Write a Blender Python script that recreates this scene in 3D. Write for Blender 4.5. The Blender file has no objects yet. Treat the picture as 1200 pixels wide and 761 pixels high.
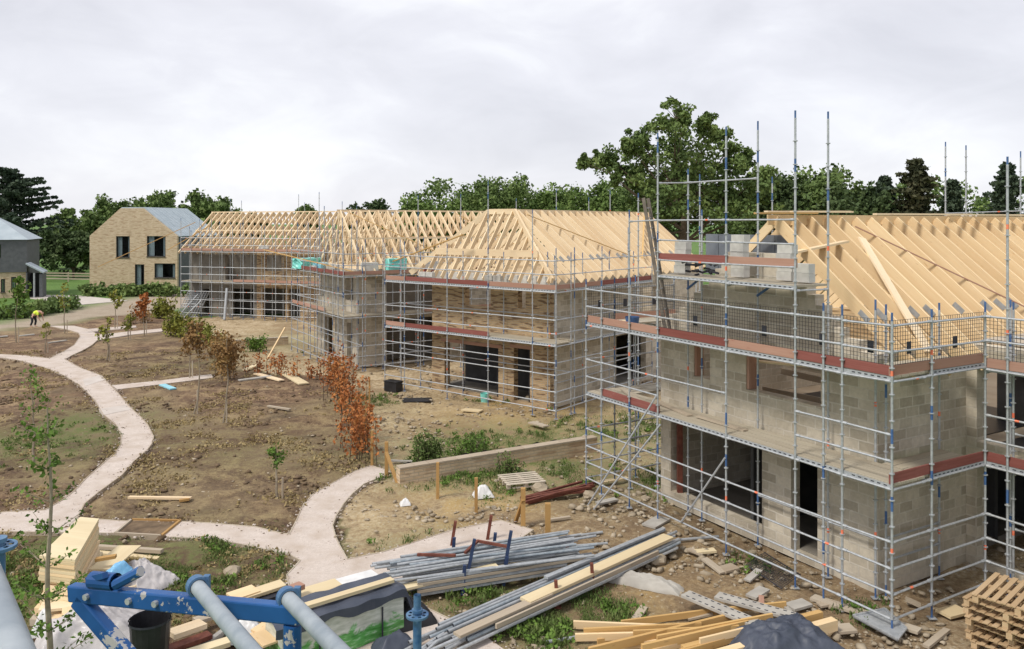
import bpy, bmesh, math, random
import numpy as np
from mathutils import Vector
R = math.radians
random.seed(7); NR = np.random.RandomState(11)
S = bpy.context.scene
COL = S.collection

# ------------------------------------------------------------------ camera, sky, sun, exposure
EYE = 7.8; FPX = 950.0; HOR = 262.0
cd = bpy.data.cameras.new('camera'); cam = bpy.data.objects.new('camera', cd); COL.objects.link(cam)
cam.location = (0, 0, EYE); cam.rotation_euler = (R(90), 0, 0)
cd.sensor_width = 36; cd.lens = 36 * FPX / 1200; cd.shift_y = -(380.5 - HOR) / 1200
cd.clip_start = 0.05; cd.clip_end = 9000
S.camera = cam
S.view_settings.view_transform = 'Standard'; S.view_settings.look = 'None'
S.view_settings.exposure = 0.92; S.view_settings.gamma = 1
W = bpy.data.worlds.new('World'); S.world = W; W.use_nodes = True
nt = W.node_tree; N = nt.nodes; L = nt.links
bg = N['Background']; bg.inputs['Strength'].default_value = 0.1
sky = N.new('ShaderNodeTexSky'); sky.sky_type = 'NISHITA'; sky.sun_disc = False
SUN_AZ = R(232); SUN_EL = R(52)
sky.sun_elevation = SUN_EL; sky.sun_rotation = SUN_AZ
tc = N.new('ShaderNodeTexCoord'); mp = N.new('ShaderNodeMapping'); mp.inputs['Scale'].default_value = (1.0, 1.0, 2.3)
L.new(tc.outputs['Generated'], mp.inputs['Vector'])
nz = N.new('ShaderNodeTexNoise'); nz.inputs['Scale'].default_value = 2.6; nz.inputs['Detail'].default_value = 5; nz.inputs['Roughness'].default_value = .5
nz.inputs['Distortion'].default_value = .35
L.new(mp.outputs[0], nz.inputs['Vector'])
rp = N.new('ShaderNodeValToRGB'); e = rp.color_ramp.elements
e[0].position = .34; e[0].color = (3.95, 3.95, 4.25, 1); e[1].position = .66; e[1].color = (5.75, 5.8, 5.9, 1)
m_ = rp.color_ramp.elements.new(.52); m_.color = (4.75, 4.75, 5.05, 1)
nz2 = N.new('ShaderNodeTexNoise'); nz2.inputs['Scale'].default_value = 6.5; nz2.inputs['Detail'].default_value = 6; nz2.inputs['Roughness'].default_value = .55; nz2.inputs['Distortion'].default_value = .6
L.new(mp.outputs[0], nz2.inputs['Vector']); mxn = N.new('ShaderNodeMixRGB'); mxn.inputs[0].default_value = .32; L.new(nz.outputs[0], mxn.inputs[1]); L.new(nz2.outputs[0], mxn.inputs[2]); L.new(mxn.outputs[0], rp.inputs[0])
mx = N.new('ShaderNodeMixRGB'); mx.inputs[0].default_value = .93
L.new(sky.outputs[0], mx.inputs[1]); L.new(rp.outputs[0], mx.inputs[2]); L.new(mx.outputs[0], bg.inputs['Color'])
sl = bpy.data.lights.new('sun', 'SUN'); sl.energy = 1.5; sl.angle = R(12); sl.color = (1, .94, .84)
so = bpy.data.objects.new('sun', sl); COL.objects.link(so)
sd = Vector((math.sin(SUN_AZ) * math.cos(SUN_EL), math.cos(SUN_AZ) * math.cos(SUN_EL), math.sin(SUN_EL)))
so.rotation_euler = sd.to_track_quat('Z', 'Y').to_euler(); so.location = (0, 0, 40)

# ------------------------------------------------------------------ helpers
def G(px, py, z=0.0):
    y = FPX * (EYE - z) / (py - HOR)
    return Vector(((px - 600) / FPX * y, y, z))
def AT(px, py, y):
    return Vector(((px - 600) / FPX * y, y, EYE - (py - HOR) / FPX * y))

class MB:
    def __init__(s): s.v = []; s.f = []; s.uv = []; s.m = []
    def face(s, pts, uvs, mi=0):
        b = len(s.v); s.v += [tuple(p) for p in pts]; s.f.append(tuple(range(b, b + len(pts)))); s.uv += uvs; s.m.append(mi)
    def beam(s, p0, p1, w, h, up=(0, 0, 1), mi=0, uo=None, ends=True):
        p0 = Vector(p0); p1 = Vector(p1); d = p1 - p0; Ln = d.length
        if Ln < 1e-6: return s
        d.normalize(); up = Vector(up)
        if abs(d.dot(up)) > .98: up = Vector((1, 0, 0)) if abs(d.x) < .9 else Vector((0, 1, 0))
        sx = d.cross(up).normalized(); u = sx.cross(d).normalized()
        sx = sx * (w / 2); u = u * (h / 2)
        c = [p0 - sx - u, p0 + sx - u, p0 + sx + u, p0 - sx + u, p1 - sx - u, p1 + sx - u, p1 + sx + u, p1 - sx + u]
        b = len(s.v); s.v += [tuple(q) for q in c]
        o = random.uniform(0, 50) if uo is None else uo; ov = random.uniform(0, 20) if uo is None else 0
        for (a, q, r, t, ww) in ((0, 1, 5, 4, w), (1, 2, 6, 5, h), (2, 3, 7, 6, w), (3, 0, 4, 7, h)):
            s.f.append((b + a, b + q, b + r, b + t)); s.uv += [(o, ov), (o, ov + ww), (o + Ln, ov + ww), (o + Ln, ov)]; s.m.append(mi)
            ov += ww
        if ends:
            s.f.append((b + 3, b + 2, b + 1, b)); s.uv += [(o, ov), (o, ov + w), (o + h, ov + w), (o + h, ov)]; s.m.append(mi)
            s.f.append((b + 4, b + 5, b + 6, b + 7)); s.uv += [(o, ov), (o, ov + w), (o + h, ov + w), (o + h, ov)]; s.m.append(mi)
        return s
    def box(s, c, dx, dy, dz, ang=0, mi=0):
        ca, sa = math.cos(ang), math.sin(ang); c = Vector(c); h = Vector((ca, sa, 0)) * dx / 2
        return s.beam(c - h, c + h, dy, dz, mi=mi)
    def tube(s, p0, p1, r, n=7, mi=0, cap=True, r1=None):
        p0 = Vector(p0); p1 = Vector(p1); d = p1 - p0; Ln = d.length
        if Ln < 1e-6: return s
        d.normalize(); up = Vector((0, 0, 1)) if abs(d.z) < .9 else Vector((1, 0, 0))
        a = d.cross(up).normalized(); c = a.cross(d); r1 = r if r1 is None else r1
        b = len(s.v); o = random.uniform(0, 50)
        for (p, rr) in ((p0, r), (p1, r1)):
            for i in range(n):
                t = 2 * math.pi * i / n; s.v.append(tuple(p + a * (math.cos(t) * rr) + c * (math.sin(t) * rr)))
        for i in range(n):
            j = (i + 1) % n; s.f.append((b + i, b + j, b + n + j, b + n + i)); s.m.append(mi)
            s.uv += [(o, i * .02), (o, i * .02 + .02), (o + Ln, i * .02 + .02), (o + Ln, i * .02)]
        if cap:
            s.f.append(tuple(b + i for i in range(n))[::-1]); s.m.append(mi); s.uv += [(o, 0)] * n
            s.f.append(tuple(b + n + i for i in range(n))); s.m.append(mi); s.uv += [(o, 0)] * n
        return s
    def poly_prism(s, pts, ext, mi=0):
        """closed prism of a planar polygon (3-D points) swept by vector ext"""
        pts = [Vector(p) for p in pts]; ext = Vector(ext); n = len(pts)
        u = (pts[1] - pts[0]).normalized(); o = pts[0]; nn = ext.normalized(); v = nn.cross(u)
        uv = [((p - o).dot(u), (p - o).dot(v)) for p in pts]
        b = len(s.v); s.v += [tuple(p) for p in pts] + [tuple(p + ext) for p in pts]
        s.f.append(tuple(b + i for i in range(n))[::-1]); s.uv += uv[::-1]; s.m.append(mi)
        s.f.append(tuple(b + n + i for i in range(n))); s.uv += uv; s.m.append(mi)
        k = 0
        for i in range(n):
            j = (i + 1) % n; le = (pts[j] - pts[i]).length
            s.f.append((b + i, b + j, b + n + j, b + n + i)); s.m.append(mi)
            s.uv += [(k, 0), (k + le, 0), (k + le, ext.length), (k, ext.length)]; k += le
        return s
    def build(s, name, mats, parent=None, smooth=False, fixn=True):
        me = bpy.data.meshes.new(name)
        off = parent_loc(parent)
        me.from_pydata([(x - off[0], y - off[1], z - off[2]) for (x, y, z) in s.v], [], s.f)
        ul = me.uv_layers.new(name='UVMap')
        ul.data.foreach_set('uv', np.array(s.uv, dtype=np.float32).ravel())
        if not isinstance(mats, (list, tuple)): mats = [mats]
        for m in mats: me.materials.append(m)
        me.polygons.foreach_set('material_index', s.m)
        if fixn:
            bm = bmesh.new(); bm.from_mesh(me); bmesh.ops.recalc_face_normals(bm, faces=bm.faces); bm.to_mesh(me); bm.free()
        if smooth: me.polygons.foreach_set('use_smooth', [True] * len(me.polygons))
        o = bpy.data.objects.new(name, me); COL.objects.link(o)
        if parent is not None: o.parent = parent
        return o
LOCS = {}
def parent_loc(p):
    x = y = z = 0
    while p is not None:
        x += p.location.x; y += p.location.y; z += p.location.z; p = p.parent
    return (x, y, z)
def tag(o, label, cat, group=None):
    o['label'] = label; o['category'] = cat
    if group: o['group'] = group
    return o
def thing(name, label, cat, loc, group=None):
    o = bpy.data.objects.new(name, None); COL.objects.link(o); o.location = Vector(loc); o.empty_display_size = .2
    return tag(o, label, cat, group)
def one(mb, name, mats, label, cat, loc=None, group=None, smooth=False):
    """a thing that is a single mesh; origin at its base"""
    if loc is None:
        a = np.array(mb.v); loc = (a[:, 0].mean(), a[:, 1].mean(), a[:, 2].min())
    mb.v = [(x - loc[0], y - loc[1], z - loc[2]) for (x, y, z) in mb.v]
    o = mb.build(name, mats, None, smooth); o.location = loc
    return tag(o, label, cat, group)
def kind(o, k):
    o['kind'] = k; return o

# ------------------------------------------------------------------ materials
class NM:
    def __init__(s, name, rough=.7, metal=0.0):
        s.mat = bpy.data.materials.new(name); s.mat.use_nodes = True
        s.N = s.mat.node_tree.nodes; s.L = s.mat.node_tree.links; s.b = s.N['Principled BSDF']
        s.b.inputs['Roughness'].default_value = rough; s.b.inputs['Metallic'].default_value = metal
        if 'Specular IOR Level' in s.b.inputs: s.b.inputs['Specular IOR Level'].default_value = .35
    def coord(s, which='Object', scale=(1, 1, 1)):
        t = s.N.new('ShaderNodeTexCoord'); m = s.N.new('ShaderNodeMapping'); m.inputs['Scale'].default_value = scale
        s.L.new(t.outputs[which], m.inputs['Vector']); return m.outputs[0]
    def noise(s, vec, scale, detail=4, rough=.55, dist=0):
        n = s.N.new('ShaderNodeTexNoise'); n.inputs['Scale'].default_value = scale; n.inputs['Detail'].default_value = detail
        n.inputs['Roughness'].default_value = rough; n.inputs['Distortion'].default_value = dist
        s.L.new(vec, n.inputs['Vector']); return n.outputs[0]
    def ramp(s, fac, stops):
        r = s.N.new('ShaderNodeValToRGB'); el = r.color_ramp.elements
        while len(el) < len(stops): el.new(.5)
        for q, (p, c) in zip(el, stops): q.position = p; q.color = (c[0], c[1], c[2], 1) if not isinstance(c, (int, float)) else (c, c, c, 1)
        s.L.new(fac, r.inputs[0]); return r.outputs[0]
    def mix(s, fac, a, b, mode='MIX'):
        m = s.N.new('ShaderNodeMixRGB'); m.blend_type = mode
        for i, x in ((0, fac), (1, a), (2, b)):
            if hasattr(x, 'links') or hasattr(x, 'is_linked'): s.L.new(x, m.inputs[i])
            else: m.inputs[i].default_value = x if i == 0 else ((x[0], x[1], x[2], 1))
        return m.outputs[0]
    def math(s, op, a, b=0.0):
        m = s.N.new('ShaderNodeMath'); m.operation = op
        for i, x in ((0, a), (1, b)):
            if hasattr(x, 'is_linked'): s.L.new(x, m.inputs[i])
            else: m.inputs[i].default_value = x
        return m.outputs[0]
    def bump(s, h, strength=.3, dist=.02):
        b = s.N.new('ShaderNodeBump'); b.inputs['Strength'].default_value = strength; b.inputs['Distance'].default_value = dist
        s.L.new(h, b.inputs['Height']); s.L.new(b.outputs[0], s.b.inputs['Normal'])
    def col(s, c):
        if hasattr(c, 'is_linked'): s.L.new(c, s.b.inputs['Base Color'])
        else: s.b.inputs['Base Color'].default_value = (c[0], c[1], c[2], 1)
        return s.mat

def noisy(name, c0, c1, scale=3, rough=.7, metal=0, bump=0, which='Object', sc=(1, 1, 1), detail=5, lo=.3, hi=.7, bd=.01):
    m = NM(name, rough, metal); v = m.coord(which, sc); n = m.noise(v, scale, detail)
    if bump: m.bump(n, bump, bd)
    return m.col(m.ramp(n, [(lo, c0), (hi, c1)]))

def wood(name, a, b, dark=(.25, .15, .07), rough=.75, knots=True):
    m = NM(name, rough); v = m.coord('UV', (1.1, 26, 1)); g = m.noise(v, 1.0, 4, .6, .4)
    v2 = m.coord('UV', (.13, 1.1, 1)); big = m.noise(v2, 1.0, 2)
    c = m.ramp(g, [(.25, a), (.75, b)])
    c = m.mix(m.ramp(big, [(.35, 0.0), (.7, .55)]), c, (a[0] * .62, a[1] * .55, a[2] * .5))
    if knots:
        vk = m.coord('UV', (2.2, 9, 1)); k = m.noise(vk, 1.7, 1)
        c = m.mix(m.ramp(k, [(.7, 0.0), (.78, .6)]), c, dark)
    oi = m.N.new('ShaderNodeObjectInfo')
    c = m.mix(m.math('MULTIPLY', oi.outputs['Random'], .34), c, (a[0] * .72, a[1] * .62, a[2] * .52))
    m.bump(g, .15, .004)
    return m.col(c)

def masonry(name, bw, rh, cols, mortar, ms, stain=(.2, .18, .15), rough=.9, patch=None, stain_amt=.5, noise_amt=.35):
    m = NM(name, rough); v = m.coord('UV')
    t = m.N.new('ShaderNodeTexBrick'); t.inputs['Scale'].default_value = 1; t.inputs['Brick Width'].default_value = bw
    t.inputs['Row Height'].default_value = rh; t.inputs['Mortar Size'].default_value = ms; t.inputs['Mortar Smooth'].default_value = .15
    t.inputs['Color1'].default_value = (*cols[0], 1); t.inputs['Color2'].default_value = (*cols[1], 1)
    t.inputs['Mortar'].default_value = (*mortar, 1); t.inputs['Bias'].default_value = 0
    m.L.new(v, t.inputs['Vector'])
    vm = m.coord('UV', (1 / bw, 1 / rh, 1)); c = t.outputs['Color']
    if patch:
        # individual dark / pale bricks: a coarse noise stretched to brick proportion
        pn = m.noise(m.coord('UV', (.5 / bw, .9 / rh, 1)), .8, 1, .4)
        c = m.mix(m.ramp(pn, [(.54, 0.0), (.62, .8)]), c, patch)
        c = m.mix(m.math('MULTIPLY', m.math('SUBTRACT', 1.0, t.outputs['Fac']), 0.0), c, mortar)
    fine = m.noise(v, 9, 5, .7)
    c = m.mix(noise_amt, c, m.ramp(fine, [(.25, (.35, .35, .35)), (.75, (1, 1, 1))]), 'MULTIPLY')
    st = m.noise(m.coord('UV', (.55, .3, 1)), 1.6, 5, .6, .5)
    c = m.mix(m.ramp(st, [(.46, 0.0), (.68, stain_amt)]), c, stain)
    h = m.mix(.25, m.math('SUBTRACT', 1.0, t.outputs['Fac']), fine)
    m.bump(h, .8, .018)
    return m.col(c)

M = {}
M['block'] = masonry('concrete_block', .45, .225, ((.66, .595, .485), (.42, .37, .29)), (.64, .59, .50), .018, stain=(.27, .225, .16), stain_amt=.42, noise_amt=.4)
M['block_light'] = noisy('pale_block', (.46, .45, .42), (.6, .59, .56), 4, .9, bump=.2)
M['brick'] = masonry('buff_brick', .225, .075, ((.62, .44, .25), (.49, .33, .175)), (.46, .385, .28), .012, stain=(.2, .14, .09), patch=(.17, .10, .06), stain_amt=.2)
M['brick_buff'] = masonry('pale_buff_brick', .3, .1, ((.70, .56, .39), (.60, .46, .30)), (.52, .44, .33), .012, stain=(.3, .21, .13), patch=(.44, .31, .2), stain_amt=.25)
M['pine'] = wood('pine', (.82, .62, .36), (.88, .72, .48), (.46, .27, .12))
M['pine_pale'] = wood('pale_pine', (.84, .67, .44), (.90, .77, .56), (.5, .32, .16))
M['timber_yellow'] = wood('yellow_timber', (.58, .37, .14), (.68, .46, .2))
M['post'] = wood('treated_post', (.40, .24, .085), (.50, .31, .12))
M['weathered'] = wood('weathered_board', (.42, .36, .28), (.52, .46, .37), (.2, .15, .1))
M['ply'] = wood('pale_sheet', (.68, .57, .36), (.76, .66, .45), knots=False)
M['deck'] = wood('deck_board', (.40, .36, .28), (.52, .48, .39), (.2, .16, .12))
M['toe'] = wood('toe_board_red', (.22, .065, .055), (.33, .13, .11), (.42, .3, .25))
M['toe_worn'] = wood('toe_board_worn', (.42, .24, .18), (.5, .32, .25), (.3, .1, .08))
M['galv'] = noisy('galvanised_steel', (.36, .38, .40), (.52, .54, .56), 14, .5, .4)
M['galv_dull'] = noisy('dull_steel', (.30, .32, .34), (.44, .46, .48), 10, .6, .3)
M['blue'] = noisy('blue_paint', (.045, .10, .24), (.08, .16, .34), 8, .5)
M['orange'] = noisy('orange_mark', (.75, .16, .08), (.85, .25, .14), 8, .6)
M['bluebright'] = None
b = NM('blue_enamel', .42); v = b.coord('Object'); n1 = b.noise(v, 26, 4, .65); n1 = b.math('MULTIPLY', n1, b.ramp(b.noise(v, 7, 2), [(.42, .55), (.58, 1.12)])); c = b.ramp(b.noise(v, 6, 3), [(.3, (.010, .06, .20)), (.7, (.018, .095, .29))])
M['bluebright'] = b.col(b.mix(b.ramp(n1, [(.60, 0.0), (.63, .9)]), c, (.42, .40, .38)))
M['bluesteel'] = noisy('worn_blue_steel', (.03, .10, .24), (.13, .23, .35), 18, .5, .1)
M['tube_near'] = noisy('pale_steel_tube', (.19, .23, .27), (.37, .41, .44), 9, .5, .1, sc=(1, 1, 1), detail=6)
M['rust'] = noisy('rusty_steel', (.10, .03, .022), (.2, .07, .045), 9, .85)
M['dark'] = noisy('dark_steel', (.02, .022, .03), (.04, .042, .055), 6, .6)
M['wire'] = noisy('wire', (.03, .03, .032), (.05, .05, .055), 6, .6)
M['slab'] = noisy('concrete', (.33, .31, .28), (.45, .43, .39), 2.5, .9, bump=.2)
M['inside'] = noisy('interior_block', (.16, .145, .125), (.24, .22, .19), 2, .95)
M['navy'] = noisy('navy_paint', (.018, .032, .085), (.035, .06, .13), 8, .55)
M['room_shade'] = noisy('painted_room_shade', (.035, .036, .038), (.075, .075, .076), 1.5, .9)  # shade of the unlit rooms, painted as a near-black partition colour
M['dpm'] = noisy('black_plastic', (.012, .012, .014), (.03, .03, .034), 3, .4, bump=.3)
M['tarp'] = noisy('blue_tarp', (.045, .055, .08), (.075, .085, .115), 2, .5, bump=.08)
fm = NM('pack_film', .25); u_ = fm.coord('UV'); sp_ = fm.N.new('ShaderNodeSeparateXYZ'); fm.L.new(u_, sp_.inputs[0]); fn = fm.noise(u_, 2.2, 4, .6, .8)
ed = fm.math('ADD', sp_.outputs[1], fm.math('MULTIPLY', fm.math('SUBTRACT', fn, .5), .9)); fn2 = fm.noise(fm.coord('UV', (1, 3, 1)), 4, 4)
fc = fm.mix(fm.ramp(ed, [(.36, 0.0), (.44, 1.0)]), fm.ramp(fn2, [(.3, (.05, .20, .04)), (.55, (.12, .36, .10)), (.7, (.42, .58, .40))]), fm.ramp(fn2, [(.3, (.36, .39, .33)), (.7, (.62, .63, .58))]))
fm.bump(fn2, .25, .02); M['film'] = fm.col(fc)
M['white_plastic'] = noisy('white_plastic', (.6, .6, .6), (.8, .8, .8), 3, .35, bump=.3)
M['grey_plastic'] = noisy('clear_sheet', (.40, .38, .38), (.55, .52, .52), 3, .35, bump=.15)
M['cyan'] = noisy('cyan_wrap', (.10, .55, .50), (.35, .72, .66), 1.6, .35)
M['cyanb'] = noisy('blue_foam', (.22, .5, .6), (.32, .6, .7), 3, .7)
M['green_wrap'] = noisy('green_wrap', (.06, .23, .05), (.19, .40, .15), 2.2, .25, bump=.1)
M['clear_wrap'] = noisy('pale_wrap', (.38, .42, .35), (.62, .64, .58), 3, .25, bump=.1)
M['sheath'] = noisy('grey_sheathing', (.13, .145, .17), (.19, .21, .24), 3, .8)
M['zinc'] = noisy('zinc_roof', (.33, .39, .43), (.42, .48, .52), 1.2, .5, .15)
M['slate'] = noisy('dark_cladding', (.085, .09, .10), (.12, .125, .135), 3, .7)
M['frame'] = noisy('window_frame', (.02, .021, .023), (.03, .032, .034), 3, .5)
M['glass'] = NM('glass', .06).col((.03, .045, .055))
M['curtain'] = noisy('curtain', (.6, .6, .58), (.75, .75, .73), 5, .9)
M['vent'] = noisy('dark_vent', (.03, .03, .04), (.05, .05, .06), 5, .6)
M['hivis'] = noisy('hi_vis_cloth', (.62, .80, .05), (.72, .88, .1), 9, .8)
M['cloth'] = noisy('dark_cloth', (.02, .022, .03), (.04, .04, .05), 9, .9)
M['skin'] = noisy('skin', (.5, .3, .22), (.55, .34, .25), 6, .6)
M['stone'] = noisy('stone', (.22, .175, .12), (.48, .41, .31), 1.3, .9)
M['bark'] = noisy('bark', (.06, .045, .03), (.13, .1, .07), 5, .9)
M['bark_pale'] = noisy('pale_bark', (.22, .18, .13), (.34, .29, .22), 9, .9)
M['bluebag'] = noisy('blue_bag', (.12, .36, .62), (.25, .5, .75), 8, .35)

def leafmat(name, a, b, c, scale=.5):
    m = NM(name, .75); v = m.coord('Object'); n = m.noise(v, scale, 3, .6); n2 = m.noise(v, scale * 9, 2)
    col = m.ramp(m.mix(.35, n, n2), [(.32, a), (.5, b), (.68, c)])
    m.col(col)
    m.b.inputs['Specular IOR Level'].default_value = .2
    return m.mat
M['leaf'] = leafmat('leaf_green', (.05, .085, .028), (.115, .172, .052), (.2, .26, .08), .35)
M['leaf_mid'] = leafmat('leaf_mid', (.065, .115, .034), (.135, .205, .056), (.215, .285, .08), .35)
M['leaf_dark'] = leafmat('leaf_dark', (.03, .053, .022), (.062, .095, .036), (.11, .145, .055), .4)
M['needle'] = leafmat('needle', (.022, .04, .028), (.05, .075, .046), (.088, .118, .07), .5)
M['needle_brown'] = leafmat('needle_brown', (.024, .032, .018), (.055, .062, .032), (.11, .098, .05), .5)
M['copper'] = leafmat('copper_leaf', (.15, .06, .027), (.37, .13, .042), (.46, .23, .07), 1.4)
M['copper_dull'] = leafmat('brown_leaf', (.12, .07, .03), (.23, .13, .05), (.28, .20, .07), 1.4)
M['leaf_yellow'] = leafmat('yellow_leaf', (.10, .13, .02), (.20, .21, .04), (.30, .26, .05), 1.2)
M['leaf_fresh'] = leafmat('fresh_leaf', (.06, .12, .02), (.11, .19, .035), (.17, .26, .05), 1.4)
M['weed'] = leafmat('weed', (.06, .10, .025), (.11, .16, .045), (.19, .22, .08), 1.2)
M['straw'] = leafmat('straw', (.22, .16, .07), (.30, .23, .11), (.38, .3, .15), 1.5)
# ------------------------------------------------------------------ ground and paths
_perm = NR.rand(256, 256)
def vnoise(x, y):
    xi = np.floor(x).astype(int); yi = np.floor(y).astype(int); fx = x - xi; fy = y - yi
    fx = fx * fx * (3 - 2 * fx); fy = fy * fy * (3 - 2 * fy)
    g = lambda a, b: _perm[a % 256, b % 256]
    return (g(xi, yi) * (1 - fx) + g(xi + 1, yi) * fx) * (1 - fy) + (g(xi, yi + 1) * (1 - fx) + g(xi + 1, yi + 1) * fx) * fy
def fbm(x, y, s, o=4):
    r = 0; a = .5
    for i in range(o):
        r = r + a * vnoise(x * s + 17.3 * i, y * s + 5.1 * i); a *= .5; s *= 2.03
    return r
def inpoly(X, Y, poly):
    c = np.zeros(X.shape, bool); n = len(poly)
    for i in range(n):
        x0, y0 = poly[i][0], poly[i][1]; x1, y1 = poly[(i + 1) % n][0], poly[(i + 1) % n][1]
        if y0 == y1: continue
        k = ((y0 > Y) != (y1 > Y)) & (X < (x1 - x0) * (Y - y0) / (y1 - y0) + x0); c ^= k
    return c
def PX(*pts): return [G(*p) for p in pts]
P_main = PX((55,382.5),(87,382.5),(106,387),(114,393),(114,399.5),(108,405),(98,411),(85,417),(76,422),(95,432.5),(116,440),(130,453),(142,466),(153,479),(165,490),(173,499),(180,513),(178,521),(173,528),(158,541),(142,559),(116,578),(99,592),(91,608),
    (70,626),(0,625),(-60,622),(-60,603),(0,602),(52,599.5),(73,588),(87,577),(101,562),(125,541),(135,532),(142,522),(142,510),(136,499),(121,487),(111,470),(94,453),(75,441),(55,432.5),(26,424),(0,420),(-40,417),(-40,413),(0,416),(29,417.5),(58,421),(74,413),(87,405),(94,395),(92,391),(81,387.5),(68,385))
P_cross = PX((91,609),(145,612.5),(209,613),(247,615),(300,619.5),(330,627),(339,628),(347,612.6),(356,592),(367,581),(382,572),(414,554.5),(434.6,547),(450.6,552),(450.6,559),(426,569),(413,580),(402.6,592),(394,606),(389.6,618),(393,630),(398,641.6),(407,657.6),(449,649),(487,637),(530,623),(586,611.5),(625,623),(600,640),(520,668),(460,694),(496,713),(567,747),(600,770),(400,800),(345,720),(336,676),(352,659),(339,652),(283.6,640),(247,634),(186,630.5),(136,627),(70,626))
P_b1 = PX((108,394),(150,389.5),(189,385.8),(191,389),(150,393.5),(113,399.8))
P_b2 = PX((100,386.6),(159,382.3),(160,384.6),(104,390))
P_b3 = PX((131,453),(190,447),(248,439.7),(249,443.8),(190,451.5),(138,457.5))
PATHS = [P_main, P_cross, P_b1, P_b2, P_b3]
Z_garden = PX((-300,388),(0,388),(55,382),(120,372),(190,366),(235,392),(262,432),(330,440),(385,440),(425,480),(436,548),(408,574),(394,600),(391,622),(404,660),(380,720),(300,800),(-400,790))
Z_yard = PX((190,366),(240,372),(420,368),(700,372),(1500,372),(1700,790),(300,800),(380,720),(404,660),(391,622),(394,600),(408,574),(436,548),(425,480),(385,440),(330,440),(262,432),(235,392))
Z_road = PX((-400,392),(0,379),(87,360),(145,350),(200,344),(420,341),(420,352),(240,357),(190,366),(120,372),(55,382),(0,388),(-400,400))
Z_drive = PX((35,345.5),(90,346.5),(150,352.5),(88,358),(30,349))

def axis(fine0, fine1, step, lo, hi, grow=1.22):
    a = list(np.arange(fine0, fine1 + 1e-6, step)); s = step
    while a[-1] < hi: s *= grow; a.append(a[-1] + s)
    s = step
    while a[0] > lo: s *= grow; a.insert(0, a[0] - s)
    return np.array(a)
xs = axis(-24, 18, .17, -4000, 4000); ys = np.concatenate([np.arange(9, 45, .17), axis(45, 105, .42, 45, 6500)])
ys = np.concatenate([[-900, -100, -20, 0, 5], ys])
GX, GY = np.meshgrid(xs, ys)
wx = GX + (fbm(GX, GY, 1.1) - .47) * 1.4; wy = GY + (fbm(GX + 40, GY, 1.1) - .47) * 1.4
inp = np.zeros(GX.shape, bool)
for p in PATHS: inp |= inpoly(GX, GY, p)
near = inp.copy()
for dx, dy in ((.2, 0), (-.2, 0), (0, .2), (0, -.2)):
    for p in PATHS: near |= inpoly(GX + dx, GY + dy, p)
gar = inpoly(wx, wy, Z_garden); yard = inpoly(wx, wy, Z_yard); road = inpoly(wx, wy, Z_road)
lump = (fbm(GX, GY, .9, 4) - .47) * .22 + (fbm(GX, GY, 4.1, 3) - .44) * .12 * gar + (fbm(GX, GY, 3.3, 3) - .44) * .09 * yard
lump *= np.clip((120 - GY) / 40, 0, 1)
GZ = np.where(near, -.05, np.minimum(np.where(gar, lump + .03, lump - .02), .11)); GZ = np.where(road | (GY > 105), -.03, GZ)
nx, ny = len(xs), len(ys)
V = np.stack([GX, GY, GZ], -1).reshape(-1, 3)
idx = np.arange(nx * ny).reshape(ny, nx)
F = np.stack([idx[:-1, :-1], idx[:-1, 1:], idx[1:, 1:], idx[1:, :-1]], -1).reshape(-1, 4)
def npmesh(name, V, F, mats, uv=None, smooth=False):
    me = bpy.data.meshes.new(name); k = F.shape[1]
    me.vertices.add(len(V)); me.vertices.foreach_set('co', np.asarray(V, np.float32).ravel())
    me.loops.add(F.size); me.loops.foreach_set('vertex_index', F.astype(np.int32).ravel())
    me.polygons.add(len(F)); me.polygons.foreach_set('loop_start', np.arange(0, F.size, k, dtype=np.int32))
    me.polygons.foreach_set('loop_total', np.full(len(F), k, np.int32)) if False else None
    for m in (mats if isinstance(mats, (list, tuple)) else [mats]): me.materials.append(m)
    me.update(calc_edges=True); me.validate()
    if smooth: me.polygons.foreach_set('use_smooth', [True] * len(me.polygons))
    return me
me = npmesh('ground', V, F, [], smooth=True)
greenm = fbm(GX, GY, .35, 3)
gpx = 600 + FPX * GX / np.maximum(GY, 1); gpy = HOR + FPX * EYE / np.maximum(GY, 1)
def blob(cx, cy, rx, ry): return np.exp(-(((gpx - cx) / rx) ** 2 + ((gpy - cy) / ry) ** 2))
def wblob(px, py, rad):
    c = G(px, py); return np.exp(-(((GX - c.x) ** 2 + (GY - c.y) ** 2) / rad ** 2))
green = (.75 * wblob(235, 665, 2.6) + .8 * wblob(60, 520, 3.6) + .6 * wblob(110, 490, 2.5) + .8 * wblob(20, 690, 2.6) + .7 * wblob(60, 640, 1.6)
         + .8 * wblob(560, 525, 3.2) + .5 * wblob(640, 515, 3.5) + .6 * wblob(650, 560, 2.0) + .8 * wblob(640, 730, 1.5) + .5 * wblob(520, 550, 2.2)
         + .6 * wblob(570, 690, 1.6) + .5 * wblob(500, 640, 1.5) + .3 * wblob(440, 475, 2.5) + .35 * wblob(300, 530, 4) + .35 * wblob(220, 430, 5) + .5 * wblob(830, 560, 3)
         + .6 * wblob(760, 500, 3) + .5 * wblob(330, 400, 5))
ca = me.color_attributes.new('zone', 'FLOAT_COLOR', 'POINT')
ca.data.foreach_set('color', np.stack([gar, yard, road, np.ones_like(GX)], -1).astype(np.float32).ravel())
cb = me.color_attributes.new('growth', 'FLOAT_COLOR', 'POINT')
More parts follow.
